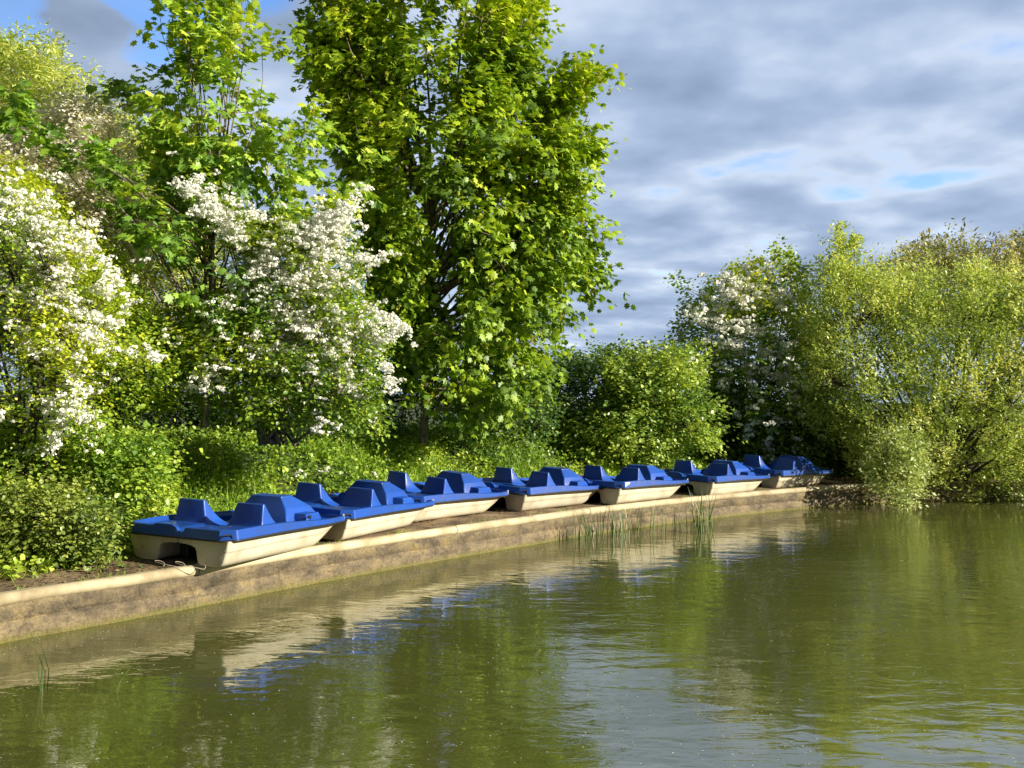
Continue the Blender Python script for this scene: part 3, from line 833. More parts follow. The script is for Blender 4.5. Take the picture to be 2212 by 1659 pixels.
class Acc:
    def __init__(s): s.V = []; s.F = []; s.T = []; s.n = 0
    def add(s, V, F, T):
        s.V.append(V); s.F.append(F + s.n); s.T.append(T); s.n += len(V)
    def make(s, name, mat, root): return child_mesh(name, np.concatenate(s.V), np.concatenate(s.F), mat, root, np.concatenate(s.T))

def clumps(rng, poly, Y, n_, thick, tmin=0.25, bias=0.5):
    """clump centres inside a rounded volume over the outline"""
    P = sample_poly(rng, poly, n_)
    d = edist(P, poly) * Y / FPX
    T = thick * np.sqrt(np.clip(d / (0.35 * max(thick, 0.1) * 2), 0, 1)) + tmin
    w = rng.uniform(-1, 1, n_); w = np.sign(w) * np.abs(w) ** bias
    return at_np(P[:, 0], P[:, 1], Y + w * T)

CORR_HOLE = []
def bush(name, label, cat, group, poly, Y, base, n_cl, n_sp, nl, tpl, size, mat, thick, spread, L, seed,
         stem=0.03, n_stem=12, droop=0.3, tmid=0.5, up=1.0, holes=(), jitter=0.05, bark='bark_dark', trunk_top=None,
         twig=0.006, split=None, outward=0.7, keep=None, stem_name='stem', flowers=None, upward=0.35, catk=0, tgrad=0.0, tvar=0.2, svar=0.35, rag=0.35, limbwise=0, shoots=0.05, fill=0.0):
    rng = np.random.default_rng(seed)
    root = empty(name, base)
    C = clumps(rng, poly, Y, n_cl, thick)
    # irregular gaps: drop clumps where a coarse noise is low
    LIMB = []
    if limbwise:
        tips = clumps(rng, poly, Y, limbwise * 3, thick, bias=0.8)
        pd = np.stack([1106 + tips[:, 0] / tips[:, 1] * FPX, YH + (CAMH - tips[:, 2]) / tips[:, 1] * FPX], 1)
        tips = tips[np.argsort(edist(pd, poly) * rng.uniform(0.4, 1.6, len(tips)))[:limbwise]]
        b0_ = np.array(base, float); t0_ = np.array(trunk_top, float); H_ = t0_[2] - b0_[2]; CC = []
        per = n_cl // limbwise + 1
        for tp in tips:
            hh = np.clip((tp[2] - b0_[2]) / H_ * rng.uniform(0.25, 0.6), 0.06, 0.75)
            st_ = b0_ + (t0_ - b0_) * hh
            md = st_ * 0.45 + tp * 0.55; md[2] = st_[2] + (tp[2] - st_[2]) * 0.42; md[:2] += (tp[:2] - st_[:2]) * 0.12
            tt = np.linspace(0, 1, 10)[:, None]; cv = st_ * (1 - tt) ** 2 + md * 2 * tt * (1 - tt) + tp * tt * tt
            LIMB.append(cv + rng.normal(0, 0.03, cv.shape))
            u_ = rng.uniform(0.28, 1.0, per)[:, None]; q_ = st_ * (1 - u_) ** 2 + md * 2 * u_ * (1 - u_) + tp * u_ * u_
            CC.append(q_ + rng.normal(0, 0.17, q_.shape) * (1.35 - 0.6 * u_))
        C = np.concatenate(CC + [C[:int(n_cl * fill)]])
    kn = np.array([mnoise.noise(Vector(c) * (0.9 / spread) * 0.5) for c in C])
    C = C[kn > (-0.28 if keep is None else keep)]
    n_cl = len(C)
    tn = np.array([mnoise.noise(Vector(c) * 1.1 + Vector((7, 3, 1))) for c in C]) * 0.6 + rng.normal(0, 0.08, n_cl)
    core = np.array(base, float) if trunk_top is None else np.array(trunk_top, float)
    ctr = C.mean(0)
    SC = (C[:, None] + rng.normal(0, 1, (n_cl, n_sp, 3)) * np.array([spread, spread, spread * 0.75])).reshape(-1, 3)
    D = norm(SC - (ctr * 0.6 + core * 0.4)) * outward + rng.normal(0, 0.45, SC.shape); D[:, 2] += upward
    # keep sprays whose picture position is not far outside the outline
    Yq = SC[:, 1]; px = 1106 + SC[:, 0] / Yq * FPX; py = YH + (CAMH - SC[:, 2]) / Yq * FPX
    Pq = np.stack([px, py], 1); ins = pip(Pq, poly); dd = edist(Pq, poly) * Y / FPX
    ok = ins | (dd < rag * L)
    for (hx, hy, hr) in holes: ok &= (px - hx) ** 2 + (py - hy) ** 2 > hr * hr
    sp_t = np.repeat(tn, n_sp) + tmid + rng.normal(0, 0.10, len(SC))
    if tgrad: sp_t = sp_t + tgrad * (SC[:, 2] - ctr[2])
    SC, D, sp_t = SC[ok], D[ok], sp_t[ok]
    Ls = L * rng.uniform(0.6, 1.4, len(SC)) * np.where(rng.uniform(0, 1, len(SC)) < shoots, 1.9, 1.0)
    V, F, T = sprays(rng, SC, D, Ls, nl, tpl, size, sp_t, droop=droop, up=up, jitter=jitter, svar=svar, tvar=tvar)
    child_mesh('crown', V, F, M[mat], root, T)
    # stems / limbs
    mb = MB(); rr = random.Random(seed)
    targets = [Vector(C[i]) for i in rng.choice(n_cl, min(n_stem, n_cl), replace=False)]
    b0 = Vector(base); limbs = []
    for cv in LIMB:
        pts = [Vector(q) for q in cv]
        mb.tube(pts, [stem * (1 - 0.8 * q / 9) for q in range(10)], 6, cap=False); limbs += pts[2:]
    if LIMB: targets = []
    for tgt in targets:
        if trunk_top is not None:
            h = rr.uniform(0.15, 1.0); st = b0.lerp(Vector(trunk_top), h)
            if tgt.z < st.z + 0.1: st = b0.lerp(Vector(trunk_top), 0.2)
        else:
            st = b0 + Vector((rr.uniform(-.3, .3), rr.uniform(-.2, .2), 0))
        midp = st.lerp(tgt, 0.5) + Vector((rr.uniform(-.15, .15), rr.uniform(-.15, .15), 0.18 * (tgt - st).length))
        pts = []
        for q in range(9):
            t = q / 8
            p_ = st * (1-t)**2 + midp * 2*t*(1-t) + tgt * t*t
            p_ += Vector((rr.uniform(-1, 1), rr.uniform(-1, 1), rr.uniform(-1, 1))) * 0.02
            pts.append(p_)
        mb.tube(pts, [stem * (1 - 0.8 * q / 8) for q in range(9)], 6, cap=False)
        limbs += pts[2:]
    LP = np.array([tuple(p_) for p_ in limbs])
    for c in C[:: (1 if twig > 0.004 else 3)]:
        j = np.argmin(((LP - c) ** 2).sum(1)); a = Vector(LP[j]); cc = Vector(c)
        mp_ = a.lerp(cc, 0.5) + Vector((rr.uniform(-.05, .05), rr.uniform(-.05, .05), rr.uniform(-.05, .08)))
        mb.tube([a, mp_, cc], [twig * 1.3, twig, twig * 0.5], 3, cap=False)
    if trunk_top is None:
        o = mb.build(stem_name, M[bark], None, smooth=True)
    else:
        tt = Vector(trunk_top); r0 = stem * 2.0
        pts = [b0 + Vector((0, 0, -0.15))] + [b0.lerp(tt, q / 8) + Vector((rr.uniform(-.03, .03), rr.uniform(-.03, .03), 0)) for q in range(1, 9)]
        mb.tube(pts, [r0 * 1.25, r0 * 1.05] + [r0 * (1 - 0.6 * q / 7) for q in range(1, 8)], 12, cap=False)
        o = mb.build('trunk', M[bark], None, smooth=True)
    o.parent = root; o.matrix_parent_inverse = Matrix.Translation(-root.location)
    if catk:
        idx = rng.choice(len(SC), catk, replace=False); Pc = SC[idx] + rng.normal(0, 0.1, (catk, 3)); Pc[:, 2] -= 0.05
        A = np.tile(np.array([0, 0, -1.0]), (catk, 1)) + rng.normal(0, 0.12, (catk, 3)); acc = Acc()
        for k in range(14):
            f = k / 14
            Pk = Pc + A * (0.13 * f); an = k * 2.4
            dirn = np.array([math.cos(an), math.sin(an), -0.9]) + rng.normal(0, 0.2, (catk, 3))
            Vv, Ff = place(SMALL, Pk, dirn, rng.normal(0, 1, (catk, 3)), np.full(catk, 0.058 * (1 - 0.45 * f)))
            acc.add(Vv, Ff, np.repeat(np.clip(rng.normal(0.5, 0.25, catk), 0, 1), 4))
        acc.make('catkin', M['catkin'], root)['kind'] = 'stuff'
    if flowers is not None:
        blossom(root, flowers(rng, C, SC, D, Ls), rng)
    return tag(root, label, cat, group)

PENT = star([(0.5 * math.sin(R(a)), 0.5 * math.cos(R(a)), 0.06 * ((a // 36) % 2)) for a in range(0, 360, 60)], 0.0)
def blossom(root, P, rng, r=0.034, per=10, fs=0.030):
    n_ = len(P)
    if P[:, 1].mean() > 18: r, fs = 0.07, 0.06
    P = np.repeat(P[rng.uniform(0, 1, n_) < 0.42], 3, axis=0); P = P + rng.normal(0, 1, P.shape) * np.array([r, r, r * 0.6]) * 1.25; n_ = len(P)
    off = norm(rng.normal(0, 1, (n_, per, 3)) + np.array([0.25, -0.25, 0.55])) * r * rng.uniform(0.5, 1.15, (n_, per, 1)) * np.array([1.3, 1.3, 0.6])
    sz = rng.uniform(0.65, 1.3, (n_, 1, 1))
    Q = (P[:, None] + off * sz).reshape(-1, 3)
    Nn = norm(off.reshape(-1, 3)) + rng.normal(0, 0.3, Q.shape)
    V, F = place(PENT, Q, rng.normal(0, 1, Q.shape), Nn, fs * rng.uniform(0.7, 1.3, len(Q)))
    T = np.repeat(np.clip(rng.normal(0.62, 0.22, len(Q)), 0, 1), len(PENT[1]))
    child_mesh('blossom', V, F, M['petal'], root, T)

def arm_points(rng, arms, dens, Y, dY=0.2):
    """flower clusters along arched sprays; arms = list of (polyline px, width px)"""
    outp = []
    for pl, wd in arms:
        pl = np.array(pl, float); seg = np.linalg.norm(np.diff(pl, axis=0), axis=1); tot = seg.sum()
        n_ = int(tot * wd * dens)
        s = rng.uniform(0, tot, n_); cs = np.concatenate([[0], np.cumsum(seg)])
        x = np.interp(s, cs, pl[:, 0]); y = np.interp(s, cs, pl[:, 1])
        sc_ = np.where(rng.uniform(0, 1, n_) < 0.28, 1.15, 0.40); x = x + rng.normal(0, 1, n_) * wd * sc_; y = y + rng.normal(0, 1, n_) * wd * 0.85 * sc_
        outp.append(at_np(x, y, Y + rng.normal(0, dY, n_)))
    return np.concatenate(outp)
def front_of(C, Y, off):
    C = C.copy(); return C
def along_px(P):
    return 1106 + P[:, 0] / P[:, 1] * FPX, YH + (CAMH - P[:, 2]) / P[:, 1] * FPX

exec_order = True
# ------------------------------------------------------------------ the tall maple
p_maple = [(700,-320),(1100,-320),(1150,-60),(1165,20),(1160,60),(1125,90),(1165,150),(1215,118),(1262,120),(1305,150),(1288,185),(1255,210),(1290,262),(1240,290),(1262,318),(1322,335),(1305,365),(1262,372),(1310,420),(1285,440),(1205,470),
           (1225,505),(1290,500),(1318,520),(1300,555),(1318,590),(1270,625),(1282,655),(1225,690),(1200,735),(1232,765),(1180,790),(1160,845),(1110,885),(1050,870),(1000,880),(960,835),(915,800),(880,800),
           (870,760),(890,680),(850,600),(822,560),(815,480),(800,420),(770,350),(762,300),(735,270),(742,215),(735,180),(690,150),(680,90),(655,60),(660,0)]
bush('maple_tree', 'tall spreading maple with bright green lobed leaves and hanging yellow catkins', 'tree', None,
     p_maple, 17.0, at(915, 940, 17.0), 1300, 6, 9, MAPLE, 0.128, 'maple', 1.9, 0.17, 0.38, 11, stem=0.036, n_stem=34, droop=0.6, tmid=0.46,
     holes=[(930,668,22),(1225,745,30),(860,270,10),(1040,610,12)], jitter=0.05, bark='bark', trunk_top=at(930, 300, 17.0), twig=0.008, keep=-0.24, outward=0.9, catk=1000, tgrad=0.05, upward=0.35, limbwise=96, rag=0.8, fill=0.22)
# ------------------------------------------------------------------ left sycamore
p_syc = [(390,-260),(520,-260),(560,-80),(505,-30),(500,60),(530,120),(580,90),(625,45),(640,100),(600,170),(655,180),(640,215),(668,250),(670,310),(735,338),(800,315),(828,335),
         (790,370),(765,410),(700,455),(640,490),(570,465),(500,455),(440,430),(390,385),(392,330),(350,262),(300,228),(262,212),(250,185),(285,165),(350,190),(390,205),(400,170),(375,120),(400,60),(360,75),(312,42),(335,12),(385,-20)]
bush('sycamore_tree', 'slender young sycamore with open leafy crown, left of the tall maple, behind the white hawthorn', 'tree', None,
     p_syc, 13.6, at(440, 900, 13.6), 175, 5, 9, MAPLE, 0.132, 'maple_left', 0.9, 0.11, 0.34, 23, stem=0.018, n_stem=20, droop=0.45, tmid=0.5,
     jitter=0.04, bark='bark', trunk_top=at(485, 60, 13.6), twig=0.006, keep=-0.3, outward=0.9, catk=90, limbwise=40, rag=0.8, fill=0.22)
p_syc2 = [(-90,190),(20,205),(100,240),(170,310),(260,345),(310,410),(390,445),(430,530),(500,560),(560,590),(560,660),(500,730),(400,720),(380,640),(330,530),(240,440),(150,350),(60,290),(-90,270)]
bush('sycamore_sapling', 'dark leaved sycamore sapling reaching a long low branch leftwards across the golden bushes', 'tree', None,
     p_syc2, 12.4, at(445, 900, 12.4), 42, 5, 9, MAPLE, 0.125, 'maple_left', 0.2, 0.10, 0.28, 29, stem=0.018, n_stem=12, droop=0.5, tmid=0.22,
     jitter=0.04, bark='bark', trunk_top=at(460, 520, 12.4), twig=0.005, keep=-0.6, outward=0.6)
# ------------------------------------------------------------------ left side bushes
bush('willow_tree', 'large fine leaved olive willow at the upper left, behind the pale bush', 'tree', None,
     [(-160,60),(-20,100),(60,120),(115,100),(165,190),(225,210),(262,270),(330,300),(400,335),(465,420),(500,560),(470,720),(300,760),(180,640),(-160,560)],
     17.0, at(200, 900, 17.0), 900, 8, 12, THIN, 0.12, 'willow_back', 1.4, 0.22, 0.38, 31, stem=0.05, n_stem=20, droop=0.35, tmid=0.45, keep=-0.5, twig=0.006, upward=0.7)
bush('pale_bush', 'greyish cream bush of faded blossom in front of the olive willow at upper left', 'bush', None,
     [(-60,280),(60,300),(140,225),(200,235),(250,250),(265,330),(300,430),(300,540),(270,640),(180,600),(110,480),(-60,400)],
     14.3, at(150, 900, 14.3), 480, 7, 12, SMALL, 0.052, 'pale_bush', 0.8, 0.14, 0.26, 37, stem=0.025, n_stem=14, droop=0.3, tmid=0.6, keep=-0.6)
bush('golden_shrub', 'sunlit yellow green shrub between the white hawthorn and the pale bush at left', 'bush', None,
     [(-80,330),(40,380),(110,440),(160,540),(230,560),(280,620),(310,690),(370,780),(360,880),(240,900),(80,800),(-80,700)],
     12.6, at(160, 1000, 12.6), 520, 7, 12, SMALL, 0.06, 'haw_gold', 0.8, 0.13, 0.24, 41, stem=0.02, n_stem=14, droop=0.3, tmid=0.45, keep=-0.7)
arms_l = [([(-40,400),(60,460),(120,560)], 42), ([(-30,520),(60,560),(150,600)], 40), ([(0,600),(80,660),(130,640)], 34), ([(120,600),(170,680),(250,700)], 24), ([(10,680),(60,740),(120,760)], 26),
          ([(130,760),(150,800),(170,860),(140,900),(200,915)], 26), ([(150,700),(210,740),(230,690)], 20), ([(240,762),(300,758),(345,775)], 13), ([(160,850),(120,940),(100,960)], 18), ([(190,500),(240,600),(230,650)], 20),
          ([(90,480),(160,520),(180,560)], 20), ([(60,830),(110,860),(110,900)], 12), ([(-20,440),(30,500)], 30)]
bush('hawthorn_bush', 'hawthorn bush at the left edge of the photo, laden with white blossom', 'bush', 'hawthorns in white blossom',
     [(-120,360),(30,380),(110,440),(160,500),(240,600),(270,680),(240,740),(320,760),(350,775),(300,800),(230,830),(215,930),(150,960),(60,980),(-120,980)],
     11.0, at(60, 1080, 11.0), 480, 6, 11, SMALL, 0.042, 'haw', 0.9, 0.12, 0.20, 43, stem=0.025, n_stem=16, droop=0.3, tmid=0.72, keep=-0.45,
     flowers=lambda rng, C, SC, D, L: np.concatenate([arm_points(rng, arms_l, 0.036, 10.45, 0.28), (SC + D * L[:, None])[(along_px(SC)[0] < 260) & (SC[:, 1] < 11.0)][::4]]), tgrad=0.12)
# central hawthorn
arms_c = [([(385,395),(440,420),(480,460),(530,510)], 24), ([(420,455),(470,470),(520,540)], 16), ([(540,460),(600,480),(640,500)], 12),
          ([(760,440),(700,480),(640,530)], 30), ([(740,470),(700,560),(640,640)], 34), ([(620,520),(560,560),(560,640)], 34), ([(560,640),(620,700),(680,720)], 40),
          ([(600,600),(680,620),(760,600)], 30), ([(720,560),(780,556),(850,562)], 8), ([(640,680),(720,760),(770,860)], 22), ([(420,660),(470,700),(520,740)], 20),
          ([(370,730),(430,740),(470,800),(430,830)], 22), ([(440,760),(450,820),(420,835)], 18), ([(540,700),(560,780),(620,800)], 24), ([(560,740),(640,760),(680,800)], 24),
          ([(690,865),(685,930)], 8), ([(760,700),(820,740),(850,720)], 16), ([(800,670),(860,700),(880,720)], 14), ([(830,780),(850,860)], 10), ([(700,640),(740,700),(760,760)], 22),
          ([(480,650),(540,680),(560,720)], 22)]
bush('hawthorn_bush', 'hawthorn bush with arching sprays of white blossom, just left of the maple trunk', 'bush', 'hawthorns in white blossom',
     [(375,395),(430,400),(500,450),(545,500),(600,470),(680,480),(765,430),(720,520),(770,560),(770,640),(800,700),(830,740),(800,790),(800,880),(820,930),(740,920),(690,940),(620,900),(540,920),
      (460,900),(420,850),(360,745),(400,660),(500,650),(545,590),(500,530),(440,470)],
     13.0, at(600, 960, 13.0), 560, 7, 11, SMALL, 0.056, 'haw', 0.8, 0.13, 0.22, 47, stem=0.025, n_stem=24, droop=0.3, tmid=0.52, keep=-0.35, bark='bark',
     flowers=lambda rng, C, SC, D, L: np.concatenate([arm_points(rng, arms_c, 0.075, 12.45, 0.28), (SC + D * L[:, None])[SC[:, 1] < 12.9][::9]]))
# shaded hedge beneath and behind
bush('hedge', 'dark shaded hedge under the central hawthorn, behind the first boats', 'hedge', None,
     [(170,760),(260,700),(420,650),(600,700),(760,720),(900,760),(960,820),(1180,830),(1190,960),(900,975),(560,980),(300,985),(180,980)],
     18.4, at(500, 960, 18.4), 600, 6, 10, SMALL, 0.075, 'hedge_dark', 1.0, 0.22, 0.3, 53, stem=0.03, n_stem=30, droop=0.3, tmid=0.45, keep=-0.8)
bush('bramble_thicket', 'low sunlit bramble and nettle growth spilling onto the path left of the nearest boat', 'bush', None,
     [(-120,1075),(0,1060),(70,1085),(120,1060),(180,1090),(215,1100),(232,1130),(222,1160),(232,1198),(180,1226),(120,1215),(60,1238),(0,1228),(-120,1250)],
     10.0, at(80, 1225, 9.95), 420, 6, 11, SMALL, 0.042, 'thicket', 0.28, 0.10, 0.20, 59, stem=0.007, n_stem=30, droop=0.3, tmid=0.70, svar=0.6, shoots=0.22, rag=0.9, keep=-0.3)
bush('bramble_thicket', 'mixed green weeds and brambles climbing the bank under the left hawthorn', 'bush', None,
     [(-120,960),(20,950),(90,975),(150,940),(210,935),(260,960),(310,950),(345,985),(330,1040),(350,1075),(290,1110),(200,1110),(100,1105),(-120,1110)],
     11.6, at(130, 1110, 11.6), 460, 6, 11, SMALL, 0.052, 'nettle', 0.5, 0.14, 0.24, 60, stem=0.008, n_stem=30, droop=0.3, tmid=0.45, svar=0.6, shoots=0.2, rag=0.9, keep=-0.3)
# ------------------------------------------------------------------ right side
bush('hedge', 'dark rounded hedge right of the maple, topping the bank against the sky', 'hedge', None,
     [(1090,850),(1150,800),(1200,775),(1290,768),(1340,762),(1400,765),(1440,800),(1440,960),(1300,1000),(1120,985),(1060,930)],
     21.5, at(1270, 990, 21.5), 420, 6, 11, SMALL, 0.085, 'hedge', 1.2, 0.26, 0.34, 61, stem=0.03, n_stem=20, droop=0.3, tmid=0.22, keep=-0.8)
bush('elder_shrub', 'rounded yellow green shrub overhanging the fourth and fifth boats from the left', 'bush', None,
     [(1290,800),(1340,775),(1400,780),(1440,765),(1500,768),(1534,795),(1495,815),(1500,850),(1530,885),(1542,940),(1505,970),(1450,985),(1380,1000),(1330,1010),(1250,1000),(1220,940),(1300,900),(1330,850)],
     20.4, at(1370, 1000, 20.4), 420, 6, 11, SMALL, 0.08, 'hedge', 1.0, 0.15, 0.32, 67, stem=0.025, n_stem=20, droop=0.3, tmid=0.72, keep=-0.18, shoots=0.15, rag=0.7)
arms_r = [([(1500,680),(1560,700),(1640,720)], 30), ([(1560,640),(1640,640),(1700,660)], 30), ([(1540,740),(1620,760),(1700,760)], 28), ([(1640,830),(1635,880),(1620,930)], 13), ([(1570,600),(1620,620)], 20), ([(1480,760),(1520,820)], 16), ([(1600,800),(1720,820)], 22)]
bush('hawthorn_bush', 'hawthorn bush with greyish blossom right of the sky gap, beside the willow', 'bush', 'hawthorns in white blossom',
     [(1450,600),(1478,600),(1490,640),(1520,650),(1550,605),(1590,590),(1640,560),(1690,545),(1735,590),(1750,640),(1800,760),(1800,1000),(1640,1010),(1520,1000),(1550,900),(1500,830),(1470,770),(1450,730),(1475,700),(1490,660)],
     23.0, at(1620, 1000, 23.0), 560, 6, 11, SMALL, 0.085, 'haw', 1.5, 0.26, 0.36, 71, stem=0.04, n_stem=24, droop=0.35, tmid=0.42, keep=-0.5,
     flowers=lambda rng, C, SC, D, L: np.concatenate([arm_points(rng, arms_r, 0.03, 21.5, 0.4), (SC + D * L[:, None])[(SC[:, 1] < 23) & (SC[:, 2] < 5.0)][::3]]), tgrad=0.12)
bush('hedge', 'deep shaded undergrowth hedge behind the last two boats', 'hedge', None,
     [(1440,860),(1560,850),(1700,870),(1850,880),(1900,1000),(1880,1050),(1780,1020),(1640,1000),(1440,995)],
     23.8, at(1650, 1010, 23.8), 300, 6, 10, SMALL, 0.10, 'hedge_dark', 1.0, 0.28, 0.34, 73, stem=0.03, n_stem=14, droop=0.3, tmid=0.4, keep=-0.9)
p_w = [(1745,640),(1770,605),(1785,610),(1800,560),(1830,560),(1850,600),(1868,570),(1885,605),(1915,600),(1932,562),(1955,600),(1985,575),(2010,605),(2050,590),(2075,615),(2110,585),(2140,615),(2180,590),(2230,610),(2420,600),(2420,1086),(2260,1090),(2120,1086),(2040,1082),(1960,1080),(1900,1065),(1860,1020),(1820,960),(1740,930),(1715,830),(1730,700)]
bush('willow_bush', 'big sunlit willow bush at the right, its leaves trailing down to the water', 'bush', None,
     p_w, 21.7, at(2030, 1060, 21.9), 2100, 6, 15, WIL, 0.080, 'willow', 1.5, 0.15, 0.48, 79, stem=0.045, n_stem=46, droop=0.05, tmid=0.5, keep=-0.22, twig=0.008, upward=1.1, jitter=0.04, svar=0.5, shoots=0.08, rag=0.5, tvar=0.1)
for k, (pp, lab) in enumerate([([(1796,640),(1800,560),(1803,500),(1815,498),(1822,560),(1830,640)], 'left'), ([(1830,640),(1838,560),(1842,505),(1852,503),(1860,580),(1872,640)], 'right')]):
    bush('willow_shoot', 'upright feathery willow shoot above the right bushes, %s of the pair against the sky' % lab, 'bush', 'willow shoots against the sky',
         pp, 21.6, at(1812 + 40 * k, 700, 21.6), 26, 5, 9, WIL, 0.11, 'willow', 0.12, 0.07, 0.2, 83 + k, stem=0.014, n_stem=4, droop=0.0, tmid=0.5, keep=-0.9, upward=1.2)
bush('willow_tree', 'brownish thin leaved willow at the upper right, standing behind the big willow bush', 'tree', None,
     [(1880,600),(1945,570),(1968,552),(1985,570),(2000,522),(2020,550),(2045,525),(2070,552),(2095,495),(2108,550),(2140,540),(2165,555),(2180,512),(2200,545),(2225,515),(2260,550),(2420,560),(2420,720),(1900,720)],
     27.0, at(2120, 1000, 27.0), 420, 7, 12, THIN, 0.16, 'brown_willow', 1.4, 0.30, 0.5, 89, stem=0.04, n_stem=26, droop=0.1, tmid=0.45, keep=-0.42, upward=1.0, twig=0.009)
bush('sallow_bush', 'small pale silvery green sallow at the front foot of the big willow, above the water', 'bush', None,
     [(1905,950),(1935,925),(1965,930),(1985,975),(1995,1010),(1990,1070),(1960,1086),(1900,1074),(1880,1030),(1870,990)],
     19.5, at(1940, 1080, 19.9), 90, 6, 11, WIL, 0.09, 'willow_pale', 0.4, 0.15, 0.26, 97, stem=0.015, n_stem=8, droop=0.1, tmid=0.6, keep=-0.6)

# ------------------------------------------------------------------ ground cover
rng = np.random.default_rng(5)
def scatter(n_, s0, s1, t0, t1):
    s = rng.uniform(S0 + s0, S0 + s1, n_); f = flat_width(s); t = f + t0 + (t1 - t0) * rng.uniform(0, 1, n_)
    x, y, z = bank(s, t)
    return np.stack([x, y, z], 1), s, t
# leafy undergrowth on the slope
P, s, t = scatter(12500, -5, 26, -0.05, 4.2)
h = 0.14 + 0.30 * rng.uniform(0, 1, len(P)) * np.clip((t - flat_width(s)) / 1.0, 0.25, 1); D = rng.normal(0, 0.35, P.shape); D[:, 2] = 1
tn = np.array([mnoise.noise(Vector(p_) * 0.9) for p_ in P]) * 0.5 + 0.5
V, F, T = sprays(rng, P, D, h, 9, SMALL, 0.065, tn, droop=0.15, jitter=0.05, up=0.9)
o = child_mesh('undergrowth', V, F, M['nettle'], None, T); tag(o, 'leafy nettles and weeds covering the slope behind the boats', 'weeds', kind='stuff')
# grass blades
BL5 = (np.array([(-0.5, 0, 0), (0.5, 0, 0), (0.42, 0.5, 0.0), (-0.42, 0.5, 0.0), (0.0, 1.0, 0.22)], float), np.array([(0, 1, 2), (0, 2, 3), (3, 2, 4)]))
def blades(P, Hh, W, lean, tint):
    n_ = len(P); A = rng.normal(0, lean, (n_, 3)); A[:, 2] = 1; A = norm(A)
    Nn = rng.normal(0, 1, (n_, 3)); Nn[:, 2] = 0; Nn = norm(Nn - A * (A * Nn).sum(1, keepdims=True)); B = np.cross(A, Nn)
    tv = BL5[0]
    V = P[:, None] + tv[None, :, 0, None] * B[:, None] * W[:, None, None] + tv[None, :, 1, None] * A[:, None] * Hh[:, None, None] + tv[None, :, 2, None] * Nn[:, None] * Hh[:, None, None]
    F = (np.arange(n_) * 5)[:, None, None] + BL5[1][None]
    return V.reshape(-1, 3), F.reshape(-1, 3), np.repeat(np.clip(tint, 0, 1), 3)
acc = Acc()
P, s, t = scatter(24000, 3, 18, -0.1, 3.6)
gm = np.array([mnoise.noise(Vector((a, b2, 0)) * 0.5) for a, b2, c in P]) > -0.15
P = P[gm]
acc.add(*blades(P, rng.uniform(0.18, 0.42, len(P)), rng.uniform(0.006, 0.012, len(P)), 0.28, rng.normal(0.5, 0.2, len(P))))
P, s, t = scatter(3000, -5, 24, -0.25, 0.4)
acc.add(*blades(P, rng.uniform(0.06, 0.18, len(P)), rng.uniform(0.004, 0.009, len(P)), 0.5, rng.normal(0.5, 0.2, len(P))))
s = rng.uniform(S0 - 4, S0 + 20, 1500); s = s[np.array([mnoise.noise(Vector((a * 1.7, 0, 0))) > 0.05 for a in s])]; x, y, z = bank(s, rng.uniform(0.12, 0.24, len(s))); P = np.stack([x, y, z], 1)
acc.add(*blades(P, rng.uniform(0.03, 0.10, len(P)), rng.uniform(0.003, 0.006, len(P)), 0.6, rng.normal(0.5, 0.2, len(P))))
o = acc.make('grass', M['grass'], None); tag(o, 'long grass growing on the bank between boats and hedge', 'grass', kind='stuff')
for lab, spots in (('white wildflower heads in the weeds just left of the second boat', ((645, 1024, 14.2), (655, 1020, 14.3), (662, 1028, 14.2))),
                   ('white wildflower heads in the weeds behind the second boat backrest', ((708, 1016, 14.8), (700, 1022, 14.7))),
                   ('white wildflower heads in the grass left of the third boat backrest', ((806, 1018, 15.3), (812, 1022, 15.3)))):
    wp = np.array([tuple(at(*q)) for q in spots]); wr_ = empty('wildflower', (wp[0][0], wp[0][1], wp[0][2] - 0.35))
    blossom(wr_, np.repeat(wp, 3, 0) + rng.normal(0, 0.03, (len(wp) * 3, 3)), rng, 0.02, 7, 0.022)
    sm = MB(); ft = (wp[0][0], wp[0][1], wp[0][2] - 0.4)
    for q in wp: sm.tube([ft, tuple(q)], 0.004, 4)
    so_ = sm.build('stem', M['reed']); so_.parent = wr_; so_.matrix_parent_inverse = Matrix.Translation(-wr_.location)
    tag(wr_, lab, 'wildflower', 'white wildflowers in the weeds')
# dry litter on the path
n_ = 5200
s = rng.uniform(S0 - 4, S0 + 20, n_); t = 0.17 + rng.uniform(0, 1, n_) ** 1.0 * (flat_width(s) - 0.1); x, y, z = bank(s, t)
P = np.stack([x, y, z + 0.012], 1)
DK = []
for (bx_, by_, ba, bz, bro) in BOATS:
    for q in range(26):
        u_, v_ = rng.uniform(0.05, 0.56), rng.uniform(0.1, 1.5); a_ = R(ba)
        DK.append((bx_ + u_ * math.sin(a_) - v_ * math.cos(a_), by_ + u_ * math.cos(a_) + v_ * math.sin(a_), bz + bro * v_ + deck_h(u_, v_) + 0.006))
P = np.concatenate([P, np.array(DK)]); n_ = len(P)
V, F = place(THIN, P, rng.normal(0, 1, (n_, 3)) * np.array([1, 1, 0.12]), np.array([0, 0, 1.0]) + rng.normal(0, 0.25, (n_, 3)), rng.uniform(0.02, 0.075, n_))
o = child_mesh('leaf_litter', V, F, M['litter'], None, np.repeat(np.clip(rng.normal(0.45, 0.25, n_), 0, 1), 2)); tag(o, 'dry twigs and leaf litter strewn on the bare path', 'litter', kind='stuff')
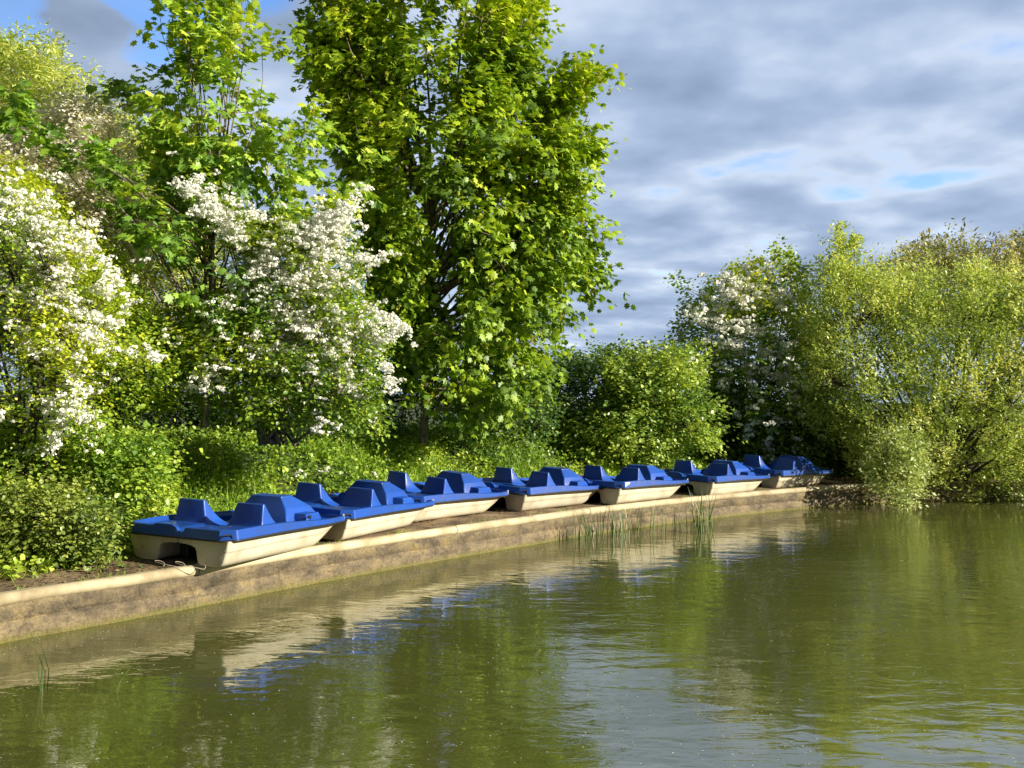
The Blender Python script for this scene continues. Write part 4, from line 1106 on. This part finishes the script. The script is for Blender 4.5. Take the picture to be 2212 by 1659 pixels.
# fallen seeds floating on the water
n_ = 2600
Y = rng.uniform(5.4, 20, n_); X = rng.uniform(-0.62, 0.62, n_) * Y
wy = np.interp(X, WL[80:, 0], WL[80:, 1]) if False else None
P = np.stack([X, Y, np.full(n_, WATER + 0.004)], 1)
sdist = np.array([np.min((WL[:, 0] - a) ** 2 + (WL[:, 1] - b2) ** 2) for a, b2 in zip(X, Y)])
near = np.array([np.argmin((WL[:, 0] - a) ** 2 + (WL[:, 1] - b2) ** 2) for a, b2 in zip(X, Y)])
side = ((P[:, :2] - WL[near]) * NIN[near]).sum(1)
P = P[side < -0.05]
ks = rng.uniform(S0 - 2, S0 + 21, 700); kx = np.interp(ks, WS, WL[:, 0]); ky = np.interp(ks, WS, WL[:, 1]); kn = np.interp(ks, WS, NIN[:, 0]); km = np.interp(ks, WS, NIN[:, 1]); kt = -0.05 - np.abs(rng.normal(0, 0.25, 700))
P = np.concatenate([P, np.stack([kx + kn * kt, ky + km * kt, np.full(700, WATER + 0.004)], 1)])
V, F = place(WIL, P, rng.normal(0, 1, (len(P), 3)) * np.array([1, 1, 0]), np.array([0, 0, 1.0]) + rng.normal(0, 0.05, (len(P), 3)), rng.uniform(0.006, 0.020, len(P)))
o = child_mesh('floating_specks', V, F, M['petal'], None, np.repeat(rng.uniform(0, 0.6, len(P)), 2)); tag(o, 'tiny pale petals and seeds floating on the water', 'petals', kind='stuff')

# ------------------------------------------------------------------ reeds
def reed_clump(label, px, py, n_, hgt, rad, group, tint=0.5, seed=0, w=0.010):
    global rng
    rng = np.random.default_rng(200 + seed)
    # foot on the water: find depth from the picture row
    xx = px - 1106.0; yy = py - 829.5; qy = yy - ROLL * xx
    Y = FPX * (CAMH - WATER) / (qy - (YH - 829.5)); b0 = np.array([(xx + ROLL * qy) * Y / FPX, Y, WATER])
    root = empty('reed_clump', tuple(b0))
    P = b0 + np.stack([rng.normal(0, rad, n_), rng.normal(0, rad * 0.5, n_), np.full(n_, -0.12)], 1)
    V, F, T = blades(P, 0.12 + hgt * rng.uniform(0.55, 1.1, n_), rng.uniform(0.7, 1.2, n_) * w, 0.10, rng.normal(tint, 0.2, n_))
    child_mesh('blade', V, F, M['reed'], root, T)
    return tag(root, label, 'reeds', group)
G = 'reed clumps standing in the water by the wall'
reed_clump('thick bright green reed clump in front of the sixth boat, the densest in the water', 1516, 1152, 46, 0.88, 0.085, G, 0.8, 1, 0.016)
reed_clump('dark thin reed clump at the left end of the reed bed', 1262, 1168, 34, 0.62, 0.15, G, 0.3, 2, 0.013)
reed_clump('reed clump in front of the gap between fourth and fifth boats', 1330, 1160, 46, 0.66, 0.13, G, 0.35, 3, 0.013)
reed_clump('sparse reed clump in front of the fifth boat, tallest stems right of centre', 1400, 1152, 26, 0.62, 0.18, G, 0.35, 4, 0.012)
reed_clump('thin reed clump just left of the thick green clump', 1462, 1148, 18, 0.58, 0.12, G, 0.35, 5, 0.012)
G2 = 'single reeds in the foreground water'
reed_clump('three dark reed stems in the foreground water at lower left, tallest there', 92, 1490, 4, 0.44, 0.022, G2, 0.2, 6, 0.011)
reed_clump('short thin reed stem just left of the three foreground stems', 78, 1478, 2, 0.24, 0.01, G2, 0.5, 7, 0.008)
reed_clump('single curved green reed stem in the water right of the foreground group', 246, 1500, 2, 0.34, 0.012, G2, 0.8, 8, 0.009)
reed_clump('lone reed stem in the water beneath the stern of the nearest boat', 415, 1345, 2, 0.30, 0.012, G2, 0.3, 9, 0.008)
reed_clump('faint dry reed stem between the foreground group and the curved stem', 193, 1450, 1, 0.24, 0.0, G2, 0.9, 10, 0.006)
